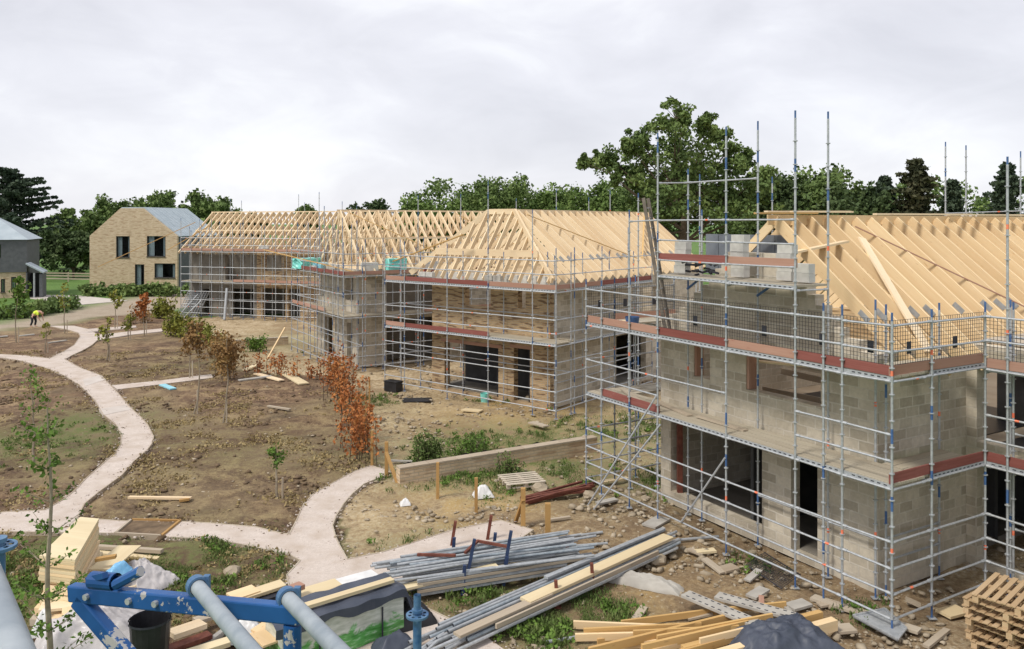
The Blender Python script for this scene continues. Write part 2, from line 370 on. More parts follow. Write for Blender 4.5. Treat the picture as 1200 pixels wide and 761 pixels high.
cb.data.foreach_set('color', np.stack([np.clip(green, 0, 1), wblob(620, 480, 4.5) + wblob(760, 690, 3) + wblob(560, 590, 2.5), np.clip(.9 * wblob(860, 655, 3.4) + .8 * wblob(960, 720, 2.6) + .7 * wblob(740, 610, 3) + .6 * wblob(1100, 720, 3) + .6 * wblob(640, 700, 3), 0, 1), np.ones_like(GX)], -1).astype(np.float32).ravel())
g = NM('ground_mix', .95)
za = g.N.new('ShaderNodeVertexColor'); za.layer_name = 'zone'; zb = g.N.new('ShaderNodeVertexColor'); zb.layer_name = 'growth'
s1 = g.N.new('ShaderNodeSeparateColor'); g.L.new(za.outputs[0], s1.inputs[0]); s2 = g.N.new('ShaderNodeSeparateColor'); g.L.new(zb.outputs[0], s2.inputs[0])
v = g.coord('Object'); nf = g.noise(v, 7, 8, .72); nm = g.noise(v, .9, 6, .65, .6); nb = g.noise(v, .22, 4, .6); nv = g.noise(v, 26, 3, .7)
soil = g.ramp(g.mix(.5, nf, nm), [(.39, (.062, .038, .025)), (.5, (.165, .10, .06)), (.62, (.36, .245, .145))])
strawf = g.ramp(g.mix(.45, nm, nv), [(.5, 0.0), (.6, .75)])
soil = g.mix(strawf, soil, (.37, .275, .15))
soil = g.mix(g.ramp(nb, [(.45, 0.0), (.65, .5)]), soil, (.14, .085, .053))
nl = g.noise(v, .11, 3, .6, .5)
soil = g.mix(g.ramp(nl, [(.5, 0.0), (.6, .55)]), soil, g.mix(nf, (.20, .15, .085), (.36, .28, .16)))
soil = g.mix(g.ramp(g.noise(v, .3, 4, .6, .8), [(.56, 0.0), (.66, .6)]), soil, (.085, .054, .034))
yard_c = g.ramp(g.mix(.4, nf, nm), [(.38, (.20, .14, .078)), (.49, (.41, .31, .185)), (.6, (.58, .48, .33))])
yard_c = g.mix(g.ramp(nb, [(.5, 0.0), (.62, .6)]), yard_c, (.25, .17, .095))
yard_c = g.mix(g.math('MULTIPLY', s2.outputs[1], g.ramp(nm, [(.4, 0.0), (.6, .75)])), yard_c, (.46, .30, .11))
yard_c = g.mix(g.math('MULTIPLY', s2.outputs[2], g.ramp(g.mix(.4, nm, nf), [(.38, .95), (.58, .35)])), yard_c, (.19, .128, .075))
vo = g.N.new('ShaderNodeTexVoronoi'); vo.inputs['Scale'].default_value = 9; g.L.new(v, vo.inputs['Vector'])
peb = g.ramp(vo.outputs['Distance'], [(.16, 1.0), (.26, 0.0)])
yard_c = g.mix(g.math('MULTIPLY', peb, g.ramp(nm, [(.45, 0.0), (.6, .8)])), yard_c, (.52, .47, .38))
road_c = g.ramp(g.mix(.5, nf, nm), [(.35, (.28, .225, .165)), (.65, (.42, .35, .27))])
grass = g.ramp(g.mix(.5, nf, nb), [(.35, (.055, .12, .022)), (.6, (.12, .21, .045))])
c = grass
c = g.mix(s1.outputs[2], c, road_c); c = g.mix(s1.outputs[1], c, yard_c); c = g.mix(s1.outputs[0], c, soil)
gm = g.math('MULTIPLY', s2.outputs[0], g.ramp(g.mix(.5, nm, nf), [(.42, 0.0), (.55, .95)]))
c = g.mix(gm, c, g.ramp(nf, [(.3, (.05, .08, .018)), (.6, (.115, .155, .04)), (.75, (.2, .2, .07))]))
g.bump(g.mix(.35, nf, nm), 1.0, .12); g.col(c)
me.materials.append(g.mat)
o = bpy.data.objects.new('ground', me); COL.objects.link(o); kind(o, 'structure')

# gravel paths (raised 3 cm, with a thin timber edging)
m = NM('resin_gravel', .9); v = m.coord('Object'); n1 = m.noise(v, 60, 3, .7); n2 = m.noise(v, 1.3, 5, .6); n3 = m.noise(v, 14, 4, .7)
c = m.ramp(m.mix(.5, n1, n3), [(.3, (.37, .31, .265)), (.5, (.54, .47, .42)), (.7, (.70, .63, .575))])
c = m.mix(m.ramp(m.mix(.4, n2, n3), [(.47, 0.0), (.62, .6)]), c, (.36, .28, .21)); m.bump(n1, .5, .01); M['gravel'] = m.col(c)
M['drive'] = noisy('drive', (.46, .41, .37), (.56, .51, .47), 1.5, .9)
def path(name, poly, z, mat):
    bm = bmesh.new(); vs = [bm.verts.new((p[0], p[1], z)) for p in poly]
    f = bm.faces.new(vs)
    r = bmesh.ops.triangulate(bm, faces=[f], ngon_method='EAR_CLIP')
    ed = [e_ for e_ in bm.edges if e_.is_boundary]
    ex = bmesh.ops.extrude_edge_only(bm, edges=ed)
    for q in ex['geom']:
        if isinstance(q, bmesh.types.BMVert): q.co.z -= .09
    bmesh.ops.recalc_face_normals(bm, faces=bm.faces)
    me = bpy.data.meshes.new(name); bm.to_mesh(me); bm.free(); me.materials.append(mat)
    o = bpy.data.objects.new(name, me); COL.objects.link(o); kind(o, 'structure'); return o
for i, p in enumerate(PATHS): path('gravel_path', p, .035 + .004 * i, M['gravel'])
path('driveway', Z_drive, .02, M['drive'])
for poly in (P_main, P_cross, P_b3):
    mb = MB(); n = len(poly)
    for i in range(n):
        a, b2 = poly[i], poly[(i + 1) % n]
        if (a - b2).length > 5 or a.y < 15.2 or b2.y < 15.2: continue
        mid = (a + b2) / 2
        dd = (b2 - a).normalized(); nn = Vector((-dd.y, dd.x, 0)) * .12
        if any(all(bool(inpoly(np.array([(mid + k_ * nn).x]), np.array([(mid + k_ * nn).y]), q)[0]) for k_ in (1,)) for q in PATHS) and \
           any(bool(inpoly(np.array([(mid - nn).x]), np.array([(mid - nn).y]), q)[0]) for q in PATHS): continue
        mb.beam(a + Vector((0, 0, .0)), b2 + Vector((0, 0, .0)), .03, .1)
    kind(mb.build('path_edging', M['weathered']), 'structure')

# ------------------------------------------------------------------ frames and walls
class Frame:
    def __init__(s, O, d1, d2): s.O = Vector((O[0], O[1], 0)); s.d1 = Vector((*d1, 0)).normalized(); s.d2 = Vector((*d2, 0)).normalized()
    def p(s, t, q, z=0): return s.O + s.d1 * t + s.d2 * q + Vector((0, 0, z))
    def tpx(s, px, q):      # t on the line s=q that projects to column px
        u = (px - 600) / FPX; b = s.O + s.d2 * q
        return (b.x - u * b.y) / (u * s.d1.y - s.d1.x)
    def spx(s, px, t):
        u = (px - 600) / FPX; b = s.O + s.d1 * t
        return (b.x - u * b.y) / (u * s.d2.y - s.d2.x)
    def z(s, py, t, q): return EYE - (py - HOR) / FPX * s.p(t, q).y
def wall(P0, d, inw, Ln, zc, ops, th, fill=None, mb=None, mi=0, extra_u=()):
    """solid wall from P0 along d with real openings (u0,u1,z0,z1); returns a mesh with UVs in metres"""
    mb = mb or MB(); P0 = Vector(P0); d = Vector(d); inw = Vector(inw)
    us = sorted({0, Ln, *extra_u, *[min(max(o[0], 0), Ln) for o in ops], *[min(max(o[1], 0), Ln) for o in ops]})
    zs = sorted({*zc, *[o[2] for o in ops], *[o[3] for o in ops]})
    zs = [z for z in zs if zc[0] <= z <= zc[-1]]
    def solid(i, j):
        if i < 0 or j < 0 or i >= len(us) - 1 or j >= len(zs) - 1: return False
        u = (us[i] + us[i + 1]) / 2; z = (zs[j] + zs[j + 1]) / 2
        if any(o[0] < u < o[1] and o[2] < z < o[3] for o in ops): return False
        return fill(u, z) if fill else True
    def P(u, z, k): return P0 + d * u + inw * (k * th) + Vector((0, 0, z))
    for i in range(len(us) - 1):
        for j in range(len(zs) - 1):
            if not solid(i, j): continue
            a, b2, c0, c1 = us[i], us[i + 1], zs[j], zs[j + 1]
            q = [(a, c0), (b2, c0), (b2, c1), (a, c1)]
            mb.face([P(x, z, 0) for x, z in q], q, mi); mb.face([P(x, z, 1) for x, z in q][::-1], q[::-1], mi)
            if not solid(i - 1, j): mb.face([P(a, c0, 1), P(a, c0, 0), P(a, c1, 0), P(a, c1, 1)], [(0, c0), (th, c0), (th, c1), (0, c1)], mi)
            if not solid(i + 1, j): mb.face([P(b2, c0, 0), P(b2, c0, 1), P(b2, c1, 1), P(b2, c1, 0)], [(0, c0), (th, c0), (th, c1), (0, c1)], mi)
            if not solid(i, j - 1): mb.face([P(a, c0, 0), P(a, c0, 1), P(b2, c0, 1), P(b2, c0, 0)], [(a, 0), (a, th), (b2, th), (b2, 0)], mi)
            if not solid(i, j + 1): mb.face([P(a, c1, 0), P(b2, c1, 0), P(b2, c1, 1), P(a, c1, 1)], [(a, 0), (b2, 0), (b2, th), (a, th)], mi)
    return mb

# ------------------------------------------------------------------ scaffolding
TR = .0245
def upright(root, p, z1, z0=.02, n=6, marks=True):
    mb = MB(); r = TR
    segs = []; z = z0
    if z0 < .3:
        mb.tube(p + Vector((0, 0, z)), p + Vector((0, 0, z + .28)), r * .8, n, 1); z += .28
        mb.box(p + Vector((0, 0, .03)), .15, .15, .014, 0, 0)
    while z < z1 - .01:
        e_ = min(z + random.choice((.7, 1.0, 1.25)), z1)
        mb.tube(p + Vector((0, 0, z)), p + Vector((0, 0, e_)), r, n, 0, cap=(e_ >= z1))
        z = e_
        if z < z1 - .3 and marks:
            k = random.random(); col = 1 if k < .32 else (2 if k < .5 else 0)
            e2 = z + (.28 if col == 1 else .1)
            mb.tube(p + Vector((0, 0, z)), p + Vector((0, 0, e2)), r * 1.03, n, col, cap=False); z = e2
    zz = .55
    while zz < z1 - .1:
        mb.tube(p + Vector((0, 0, zz)), p + Vector((0, 0, zz + .018)), r * 2.15, 8, 0); zz += .5
    if z1 > 3:
        mb.tube(p + Vector((0, 0, z1)), p + Vector((0, 0, z1 + random.choice((.16, .22)))), r * .85, n, 1)
    return mb.build('upright_pole', [M['galv'], M['blue'], M['orange']], root, fixn=False)
def ledger(root, a, b2, name='ledger_pole', jit=.012):
    mb = MB(); a = Vector(a); b2 = Vector(b2); j = lambda: Vector((0, 0, random.uniform(-jit, jit))); a = a + j(); b2 = b2 + j()
    mb.tube(a, b2, TR * .92, 6, 0)
    d = (b2 - a); Ln = d.length; d.normalize()
    for s in (0, 1):
        q = a if s == 0 else b2; dd = d if s == 0 else -d
        mb.tube(q + dd * .03, q + dd * .12, TR * 1.35, 6, 0)
    if random.random() < .16:
        k = random.uniform(.15, .7) * Ln; mb.tube(a + d * k, a + d * (k + .09), TR * 1.0, 6, 1, cap=False)
    return mb.build(name, [M['galv'], M['orange']], root, fixn=False)
def deckbay(root, a, b2, inw, w, z, nb=4, mat='deck'):
    mb = MB(); bw = w / nb
    for i in range(nb):
        o_ = Vector(inw) * (bw * (i + .5)) + Vector((0, 0, z + .03 + random.uniform(0, .008)))
        mb.beam(Vector(a) + o_, Vector(b2) + o_, bw - .024, .045)
        d = (Vector(b2) - Vector(a)); Ln = d.length; d.normalize(); k = .12
    return mb.build('deck', M[mat], root, fixn=False)
def perforated_edge(root, a, b2, z):
    """steel deck side rail with its dashed slots"""
    mb = MB(); a = Vector(a); b2 = Vector(b2); d = (b2 - a); Ln = d.length; d.normalize()
    mb.beam(a + Vector((0, 0, z)), b2 + Vector((0, 0, z)), .03, .075, mi=0)
    n = d.cross(Vector((0, 0, 1))).normalized(); k = .12
    while k < Ln - .15:
        for s in (-1, 1):
            mb.beam(a + d * k + n * (.0155 * s) + Vector((0, 0, z + .005)), a + d * (k + .07) + n * (.0155 * s) + Vector((0, 0, z + .005)), .004, .022, mi=1)
        k += .14
    return mb.build('deck_edge', [M['galv'], M['dark']], root, fixn=False)
def toe(root, a, b2, z, mat='toe', h=.19):
    mb = MB(); a = Vector(a); b2 = Vector(b2)
    mb.beam(a + Vector((0, 0, z + h / 2 + .05)), b2 + Vector((0, 0, z + h / 2 + .05 + random.uniform(-.015, .015))), .036, h)
    return mb.build('toe_board', M[mat], root, fixn=False)
def guard(root, a, b2, z0, z1, step=.075):
    mb = MB(); a = Vector(a); b2 = Vector(b2); d = b2 - a; Ln = d.length; d.normalize(); r = .0035
    n = int(Ln / step)
    for i in range(n + 1):
        q = a + d * (Ln * i / n); mb.beam(q + Vector((0, 0, z0)), q + Vector((0, 0, z1)), r * 2, r * 2, ends=False)
    m_ = int((z1 - z0) / step)
    for i in range(m_ + 1):
        z = Vector((0, 0, z0 + (z1 - z0) * i / m_)); mb.beam(a + z, b2 + z, r * 2, r * 2, ends=False)
    o = mb.build('mesh_guard', M['wire'], root, fixn=False)
    t = MB(); q = a + d * (Ln * .45) + Vector((0, 0, z0 + (z1 - z0) * .45)); nn = d.cross(Vector((0, 0, 1))) * .012
    t.beam(q - d * .07 + nn, q + d * .07 + nn, .008, .24); t.build('fixing_plate', M['dark'], o, fixn=False)
    return o
# ------------------------------------------------------------------ houses
def rafters(root, Pf, us, low, high, w=.045, h=.2, name='rafter', mat='pine'):
    """Pf(u, q, z); low=(q,z) foot, high=(q,z) head"""
    for u in us:
        a = Pf(u, low[0], low[1]); b2 = Pf(u, high[0], high[1])
        mb = MB(); j = lambda k: Vector((random.uniform(-k, k), random.uniform(-k, k), random.uniform(-k, k))); mb.beam(a + j(.03), b2 + j(.018), w, h)
        mb.build(name, M[mat], root, fixn=False)
def truss(root, a, b2, zr, w=.05, h=.12, mat='pine_pale', heel=.25, webs=True):
    """fink truss between eave points a and b2 (same z), apex midway at height zr"""
    a = Vector(a); b2 = Vector(b2); mid = (a + b2) / 2; ap = Vector((mid.x, mid.y, zr)); d = b2 - a
    mb = MB(); hd = d.normalized() * .55; sl = (zr - a.z) / (d.length / 2)
    mb.beam(a - hd - Vector((0, 0, .55 * sl)), ap, w, h); mb.beam(b2 + hd - Vector((0, 0, .55 * sl)), ap, w, h)
    mb.beam(a + Vector((0, 0, -.02)), b2 + Vector((0, 0, -.02)), w, h)
    if webs:
        q1 = a + d * .33; q2 = a + d * .67; t1 = (a + ap) / 2; t2 = (b2 + ap) / 2
        for x, y in ((t1, q1), (t2, q2), (ap, q1), (ap, q2)): mb.beam(x, y, w * .9, h * .8)
    return mb.build('roof_truss', M[mat], root, fixn=False)
def lintel(root, P0, P1, th=.1, h=.2, mat='slab'):
    mb = MB(); mb.beam(P0, P1, th, h); return mb.build('lintel', M[mat], root, fixn=False)

# --- house A : grey block house, nearest
FA = Frame((7.19, 15.34), (-.504, .863), (.863, .504))
A = thing('block_house', 'unfinished grey concrete block house nearest the camera with bare rafters above stepped gable', 'house', FA.p(1.2, 1.25), 'houses under construction')
SW = 1.25; TW = 1.2; T_END = 8.05
uA = lambda px: FA.tpx(px, SW) - TW
zA = lambda py, px: FA.z(py, FA.tpx(px, SW), SW)
opsA = [(uA(893), uA(786), .35, 2.5), (uA(958), uA(927), .12, 2.42), (uA(832), uA(813), zA(443, 822), 4.75),
        (uA(962), uA(874), zA(458, 880), 4.72)]
EAV = 4.95; RZ = 7.86; TR_ = 4.62
def gableA(u, z):
    if z < 5.05: return True
    t = u + TW
    ztop = EAV + (RZ - EAV) * (1 - abs(t - TR_) / (TR_ - TW)) - .12
    if t > 7.0: return z < 5.05 + .45 * (8.0 - t)
    return z < min(ztop - .12, 7.0)
zcs = [0, 5.05] + [5.05 + .225 * k for k in range(1, 12)]
w_ = wall(FA.p(TW, SW), FA.d1, FA.d2, T_END - TW, zcs, opsA, .3, gableA, extra_u=[.225 * k for k in range(1, 31)]).build('front_wall', M['block'], A)
w_ = wall(FA.p(TW, SW + .302), FA.d2, FA.d1, 4.45 - SW - .302, [0, 5.05], [], .3).build('side_wall', M['block'], A)
# wing coming towards the camera
opsW = [(.25, 3.6, .15, 2.45), (.25, 3.6, 2.85, 4.7)]
wall(FA.p(TW - .002, 4.45), -FA.d1, FA.d2, 6.0, [0, 5.05], opsW, .3).build('wing_wall', M['block'], A)
wall(FA.p(T_END - .3, SW + .302), FA.d2, FA.d1, 15, [0, 5.05], [(8, 9, 2.8, 4.2)], .3).build('back_wall', M['block'], A)
wall(FA.p(T_END - .302, 16.25), -FA.d1, FA.d2, 13, [0, 5.05], [], .3).build('end_wall', M['block'], A)
mb = MB(); a = FA.p(TW + .31, SW + .31, 2.55); b2 = FA.p(T_END - .31, SW + .31, 2.55)
mb.poly_prism([FA.p(TW + .31, SW + .31, 2.5), FA.p(T_END - .31, SW + .31, 2.5), FA.p(T_END - .31, 16.2, 2.5), FA.p(-4.6, 16.2, 2.5), FA.p(-4.6, 4.8, 2.5), FA.p(TW + .31, 4.8, 2.5)], (0, 0, .16))
mb.build('first_floor', M['weathered'], A)
mb = MB(); mb.poly_prism([FA.p(1.0, 4.8, 5.06), FA.p(-4.6, 4.8, 5.06), FA.p(-4.6, 16.2, 5.06), FA.p(1.0, 16.2, 5.06)], (0, 0, .1)); mb.build('wing_ceiling', M['weathered'], A)
wall(FA.p(TW + .31, 6.2), FA.d1, FA.d2, 6.2, [0, 2.49], [(2.4, 3.4, .1, 2.1)], .12).build('partition', M['room_shade'], A)
wall(FA.p(4.9, SW + .31), FA.d2, FA.d1, 4.5, [0, 2.49], [(2.4, 3.4, .1, 2.1)], .1).build('partition', M['room_shade'], A)
wall(FA.p(-4.5, 7.9), FA.d1, FA.d2, 6.9, [0, 5.0], [], .1).build('partition', M['room_shade'], A)
# steel column and low stub in the wide opening, timber jambs
mb = MB(); q = FA.p(FA.tpx(795, SW + .1), SW + .15); mb.beam(q + Vector((0, 0, 0)), q + Vector((0, 0, 2.5)), .14, .14); mb.build('steel_column', M['rust'], A)
for px in (812, 873):
    t = FA.tpx(px, SW) - .06; mb = MB(); z0 = zA(443, 822) if px == 812 else zA(458, 880)
    mb.beam(FA.p(t, SW + .16, z0 + .01), FA.p(t, SW + .16, 4.74), .26, .09, up=FA.d1); mb.build('window_jamb', M['rust'] if px == 0 else M['toe_worn'], A)
for (x0, x1, z) in ((958, 927, 2.42), (893, 786, 2.5)):
    lintel(A, FA.p(TW + uA(x0) - .15, SW - .012, z + .11), FA.p(TW + uA(x1) + .15, SW - .012, z + .11), .03, .2)
mb = MB(); mb.poly_prism([FA.p(1.55, 1.6, 2.67), FA.p(7, 1.6, 2.67), FA.p(7, 9.2, 2.67), FA.p(1.55, 9.0, 2.67)], (0, 0, .01)); mb.build('floor_shade_sheet', M['dpm'], A)  # added black sheet: paints the dark void seen through the upper window
mb = MB(); mb.poly_prism([FA.p(1.0, 4.8, 2.67), FA.p(-4.5, 4.8, 2.67), FA.p(-4.5, 7.8, 2.67), FA.p(1.0, 7.8, 2.67)], (0, 0, .01)); mb.build('floor_shade_sheet', M['dpm'], A)  # added black sheet: paints the shade inside the wing opening
mb = MB(); mb.poly_prism([FA.p(TW + .31, SW + .31, -.1), FA.p(T_END - .31, SW + .31, -.1), FA.p(T_END - .31, 16.2, -.1), FA.p(TW + .31, 16.2, -.1)], (0, 0, .24)); mb.build('ground_slab', M['inside'], A)
for k in range(9):
    mb = MB(); q = 1.9 + .55 * k; mb.beam(FA.p(1.55, q, 4.55), FA.p(5.2, q + random.uniform(-.5, .5), 4.3), .22, .04); mb.build('loose_plank', M['weathered' if k % 3 else 'pine_pale'], A)
# loose planks and joists seen through the large window
for k in range(7):
    mb = MB(); q = random.uniform(2.3, 5.2); z = 3.1 + .28 * k
    mb.beam(FA.p(2.2, q, z), FA.p(5.9, q + random.uniform(-.4, .4), z + random.uniform(-.1, .1)), .05, .16); mb.build('joist', M['weathered'], A)
for k in range(4):
    mb = MB(); mb.beam(FA.p(1.6, 2 + .5 * k, 2.7), FA.p(5.8, 2.1 + .55 * k, 2.72), .24, .04); mb.build('loose_plank', M['pine_pale'], A)
# roof
us = [SW + .75 + .6 * k for k in range(26)]
PA = lambda u, q, z: FA.p(q, u, z)
rafters(A, PA, us, (.72, 4.62), (TR_ - .03, RZ), .055, .3)
rafters(A, PA, us[:18], (2 * TR_ - .72, 4.62), (TR_ + .03, RZ), .05, .24)
mb = MB(); mb.beam(FA.p(TR_, SW + .5, RZ + .03), FA.p(TR_, 17.4, RZ + .03), .045, .26); mb.build('ridge_board', M['pine'], A)
for u in us[::1][:24]:
    mb = MB(); mb.beam(FA.p(TW + .31, u + .06, 5.0), FA.p(2 * TR_ - TW - .3, u + .06, 5.0), .045, .2); mb.build('ceiling_joist', M['pine'], A)
for k, u in enumerate(us[:20]):      # nail plates on the rafter flanks
    for s_ in (.34,):
        q = FA.p(.72 + (TR_ - .72) * s_, u, 4.62 + (RZ - 4.62) * s_); e_ = (FA.p(TR_, u, RZ) - FA.p(.72, u, 4.62)).normalized()
        mb = MB(); mb.beam(q - e_ * .16 - FA.d2 * .029, q + e_ * .16 - FA.d2 * .029, .004, .13); mb.build('nail_plate', M['galv_dull'], A)
mb = MB(); e0 = FA.p(2.25, 3.1, 6.1); 
a = AT(1044, 384, 17.9); mb.beam(FA.p(.9, 2.6, 5.02), FA.p(3.75, 4.2, 7.42), .22, .05, up=(FA.p(0, 0, 0) - FA.p(.6, 0, -.7)).normalized()); mb.build('bracing_board', M['pine_pale'], A)
mb = MB(); mb.beam(FA.p(4.2, 4.55, 7.72), FA.p(1.2, 8.6, 5.24), .04, .03); mb.build('diagonal_batten', M['toe_worn'], A)
for k, (t, s0, s1) in enumerate(((4.5, 1.2, 3.1), (4.9, 2.0, 5.0), (4.3, 5.5, 9.5), (4.6, 2.6, 4.5), (4.4, 9, 13))):
    mb = MB(); mb.beam(FA.p(t, s0, RZ + .19 + .05 * (k % 2)), FA.p(t - .25, s1, RZ + .2 + .05 * (k % 2)), .14, .045); mb.build('loose_board', M['pine_pale' if k else 'timber_yellow'], A)
mb = MB(); mb.beam(FA.p(3.7, 1.15, 7.05), FA.p(3.6, 3.4, 7.35), .2, .05); mb.build('loose_board', M['pine_pale'], A)
for k in range(6):
    mb = MB(); t = FA.tpx(926, SW + 1.1) + .5 * k; mb.poly_prism([FA.p(t, SW + 1.1, 6.4), FA.p(t + .48, SW + 1.1, 6.4), FA.p(t + .48, SW + 1.1, 7.5), FA.p(t, SW + 1.1, 7.5)], FA.d2 * .06); mb.build('insulation_sheet', M['sheath'], A)

# --- house B : brick fronted, hipped roof
FB = Frame((1.75, 32.2), (-.782, .624), (.624, .782))
B = thing('brick_house', 'half built house with mottled buff brick front and steep bare hipped rafters', 'house', FB.p(1.2, 1.25), 'houses under construction')
uB = lambda px: FB.tpx(px, 1.25) - 1.2
zB = lambda py, px: FB.z(py, FB.tpx(px, 1.25), 1.25)
opsB = [(uB(584), uB(521), .12, zB(403, 540)), (uB(621), uB(602), .12, zB(409, 612)), (uB(575), uB(545), zB(359, 560), 4.9), (uB(616), uB(607), zB(362, 612), 4.9)]
wall(FB.p(1.2, 1.25), FB.d1, FB.d2, 6.85, [0, 4.9], opsB, .3).build('front_wall', M['brick'], B)
wall(FB.p(1.2, 1.25), FB.d1, FB.d2, 6.85, [4.9, 5.55], [(uB(575), uB(545), 4.9, 5.25)], .28).build('upper_course', M['block_light'], B)
wall(FB.p(1.2, 1.552), FB.d2, FB.d1, 14, [0, 5.4], [(FB.spx(722, 1.2) - 1.552, FB.spx(757, 1.2) - 1.552, .15, 2.5), (7.5, 9, 3.2, 4.6)], .3).build('side_wall', M['block'], B)
wall(FB.p(7.75, 1.552), FB.d2, FB.d1, 14, [0, 5.4], [(.6, 4.5, .15, 2.5), (.6, 4.5, 3, 5.1)], .3).build('side_wall', M['block'], B)
wall(FB.p(7.74, 15.6), -FB.d1, FB.d2, 6.5, [0, 5.4], [], .3).build('back_wall', M['block'], B)
mb = MB(); mb.poly_prism([FB.p(1.51, 1.56, 2.6), FB.p(7.74, 1.56, 2.6), FB.p(7.74, 15.5, 2.6), FB.p(1.51, 15.5, 2.6)], (0, 0, .16)); mb.build('first_floor', M['weathered'], B)
wall(FB.p(1.52, 3.2), FB.d1, FB.d2, 6.2, [0, 2.59], [], .12).build('partition', M['room_shade'], B)
for px0, px1, z in ((584, 521, zB(403, 540)), (621, 602, zB(409, 612))):
    lintel(B, FB.p(1.2 + uB(px0) - .2, 1.238, z + .08), FB.p(1.2 + uB(px1) + .2, 1.238, z + .08), .022, .14, 'toe_worn')
for px in (521, 584, 602, 621, 543):
    mb = MB(); t = FB.tpx(px, 1.4) + (.03 if px in (584, 621) else -.03); zt = zB(403, 540) if px < 590 else zB(409, 612)
    mb.beam(FB.p(t, 1.4, .13), FB.p(t, 1.4, zt - .01), .06, .06); mb.build('door_frame', M['dark'], B)
RB = 8.3; EB = 5.45; TA = 4.35; TB_ = 5.9; SH = 2.85
PB = lambda u, q, z: FB.p(q, u, z)
usB = [SH + .15 + .6 * k for k in range(21)]
rafters(B, PB, usB, (.72, EB - .1), (TA, RB), .055, .3, mat='pine_pale')
rafters(B, PB, usB[:12], (9.3, EB - .1), (TB_, RB), .05, .2, mat='pine_pale')
for k in range(3):      # jack rafters of the hips
    f = (k + .7) / 3.6; s_ = .9 + (SH - .9) * f
    mb = MB(); mb.beam(FB.p(.72, s_, EB - .1), FB.p(.72 + (TA - .72) * f, s_, EB - .1 + (RB - EB + .1) * f), .05, .2); mb.build('jack_rafter', M['pine_pale'], B)
for k in range(16):
    t = .95 + .5 * k
    if t > 8.6: break
    if t < TA: f = (t - .72) / (TA - .72)
    elif t > TB_: f = (9.0 - t) / (9.0 - TB_)
    else: f = 1
    mb = MB(); mb.beam(FB.p(t, .75, EB - .12), FB.p(t, .75 + (SH - .75) * f, EB - .12 + (RB - EB + .12) * f), .05, .2); mb.build('front_rafter', M['pine_pale'], B)
for u in usB:
    q = FB.p(.72 + (TA - .72) * .3, u, EB - .1 + (RB - EB + .1) * .3); e_ = (FB.p(TA, u, RB) - FB.p(.72, u, EB - .1)).normalized(); mb = MB(); mb.beam(q - e_ * .16 - FB.d2 * .03, q + e_ * .16 - FB.d2 * .03, .004, .13); mb.build('nail_plate', M['galv_dull'], B)
mb = MB(); mb.poly_prism([FB.p(1.51, 1.56, -.1), FB.p(7.74, 1.56, -.1), FB.p(7.74, 15.5, -.1), FB.p(1.51, 15.5, -.1)], (0, 0, .24)); mb.build('ground_slab', M['inside'], B)
for (t0, t1) in ((.72, TA), (9.0, TB_)):
    mb = MB(); mb.beam(FB.p(t0, .75, EB), FB.p(t1, SH, RB + .06), .1, .26); mb.build('hip_rafter', M['pine_pale'], B)
mb = MB(); mb.beam(FB.p(TA - .05, SH, RB + .05), FB.p(TB_ + .05, SH, RB + .05), .06, .24); mb.build('hip_head_board', M['pine_pale'], B)
mb = MB(); f = .36; mb.beam(FB.p(1.9, .75 + 2.1 * f - .16, EB + 2.9 * f), FB.p(7.9, .75 + 2.1 * f - .16, EB + 2.9 * f), .05, .3); mb.build('hip_girder', M['pine_pale'], B)
for tt in (TA, TB_):
    mb = MB(); mb.beam(FB.p(tt, SH, RB + .04), FB.p(tt, 15.4, RB + .04), .045, .22); mb.build('ridge_board', M['pine_pale'], B)
for k in range(12):
    mb = MB(); mb.beam(FB.p(1.2, 2 + 1.1 * k, EB), FB.p(8.6, 2 + 1.1 * k, EB), .045, .16); mb.build('ceiling_joist', M['pine_pale'], B)
for (u0, q0, z0, u1, q1, z1) in ((3.2, 3.9, 8.2, 8.5, 1.2, 6.1), (14, 3.9, 8.2, 9, 1.2, 6.1)):
    mb = MB(); mb.beam(FB.p(q0, u0, z0), FB.p(q1, u1, z1), .08, .03); mb.build('diagonal_batten', M['timber_yellow'], B)
mb = MB(); mb.beam(FB.p(5.6, .72, 7.3), FB.p(9.7, .3, 6.0), .14, .04); mb.build('bracing_board', M['timber_yellow'], B)
mb = MB(); mb.beam(FB.p(1.22, 1.5, 5.47), FB.p(1.22, 15, 5.47), .1, .07); mb.build('wall_plate', M['pine_pale'], B)

# --- house C : grey block house with fink trusses
FC = Frame((-8.75, 42.1), (-.53, .848), (.848, .53))
Cc = thing('block_house', 'small grey block house in mid row with latticed roof trusses and slit doorway', 'house', FC.p(1.2, 1.25), 'houses under construction')
uC = lambda px: FC.tpx(px, 1.25) - 1.2
zC = lambda py, px: FC.z(py, FC.tpx(px, 1.25), 1.25)
opsC = [(uC(413), uC(406.5), .1, 2.3), (uC(414), uC(404), zC(352, 408), 4.9), (uC(392), uC(380), .1, 2.3), (uC(380), uC(368), 3.4, 4.7)]
wall(FC.p(1.2, 1.25), FC.d1, FC.d2, 6.85, [0, 5.3], opsC, .3).build('front_wall', M['block'], Cc)
s5 = FC.spx(453, 1.2) - 1.552
wall(FC.p(1.2, 1.552), FC.d2, FC.d1, 14, [0, 5.3], [(s5, s5 + 3.2, .1, 2.5), (s5, s5 + 3.2, 2.9, 4.9)], .3).build('side_wall', M['block'], Cc)
wall(FC.p(7.75, 1.552), FC.d2, FC.d1, 14, [0, 5.3], [(.6, 3, .15, 2.5)], .3).build('side_wall', M['block'], Cc)
wall(FC.p(7.74, 15.6), -FC.d1, FC.d2, 6.5, [0, 5.3], [], .3).build('back_wall', M['block'], Cc)
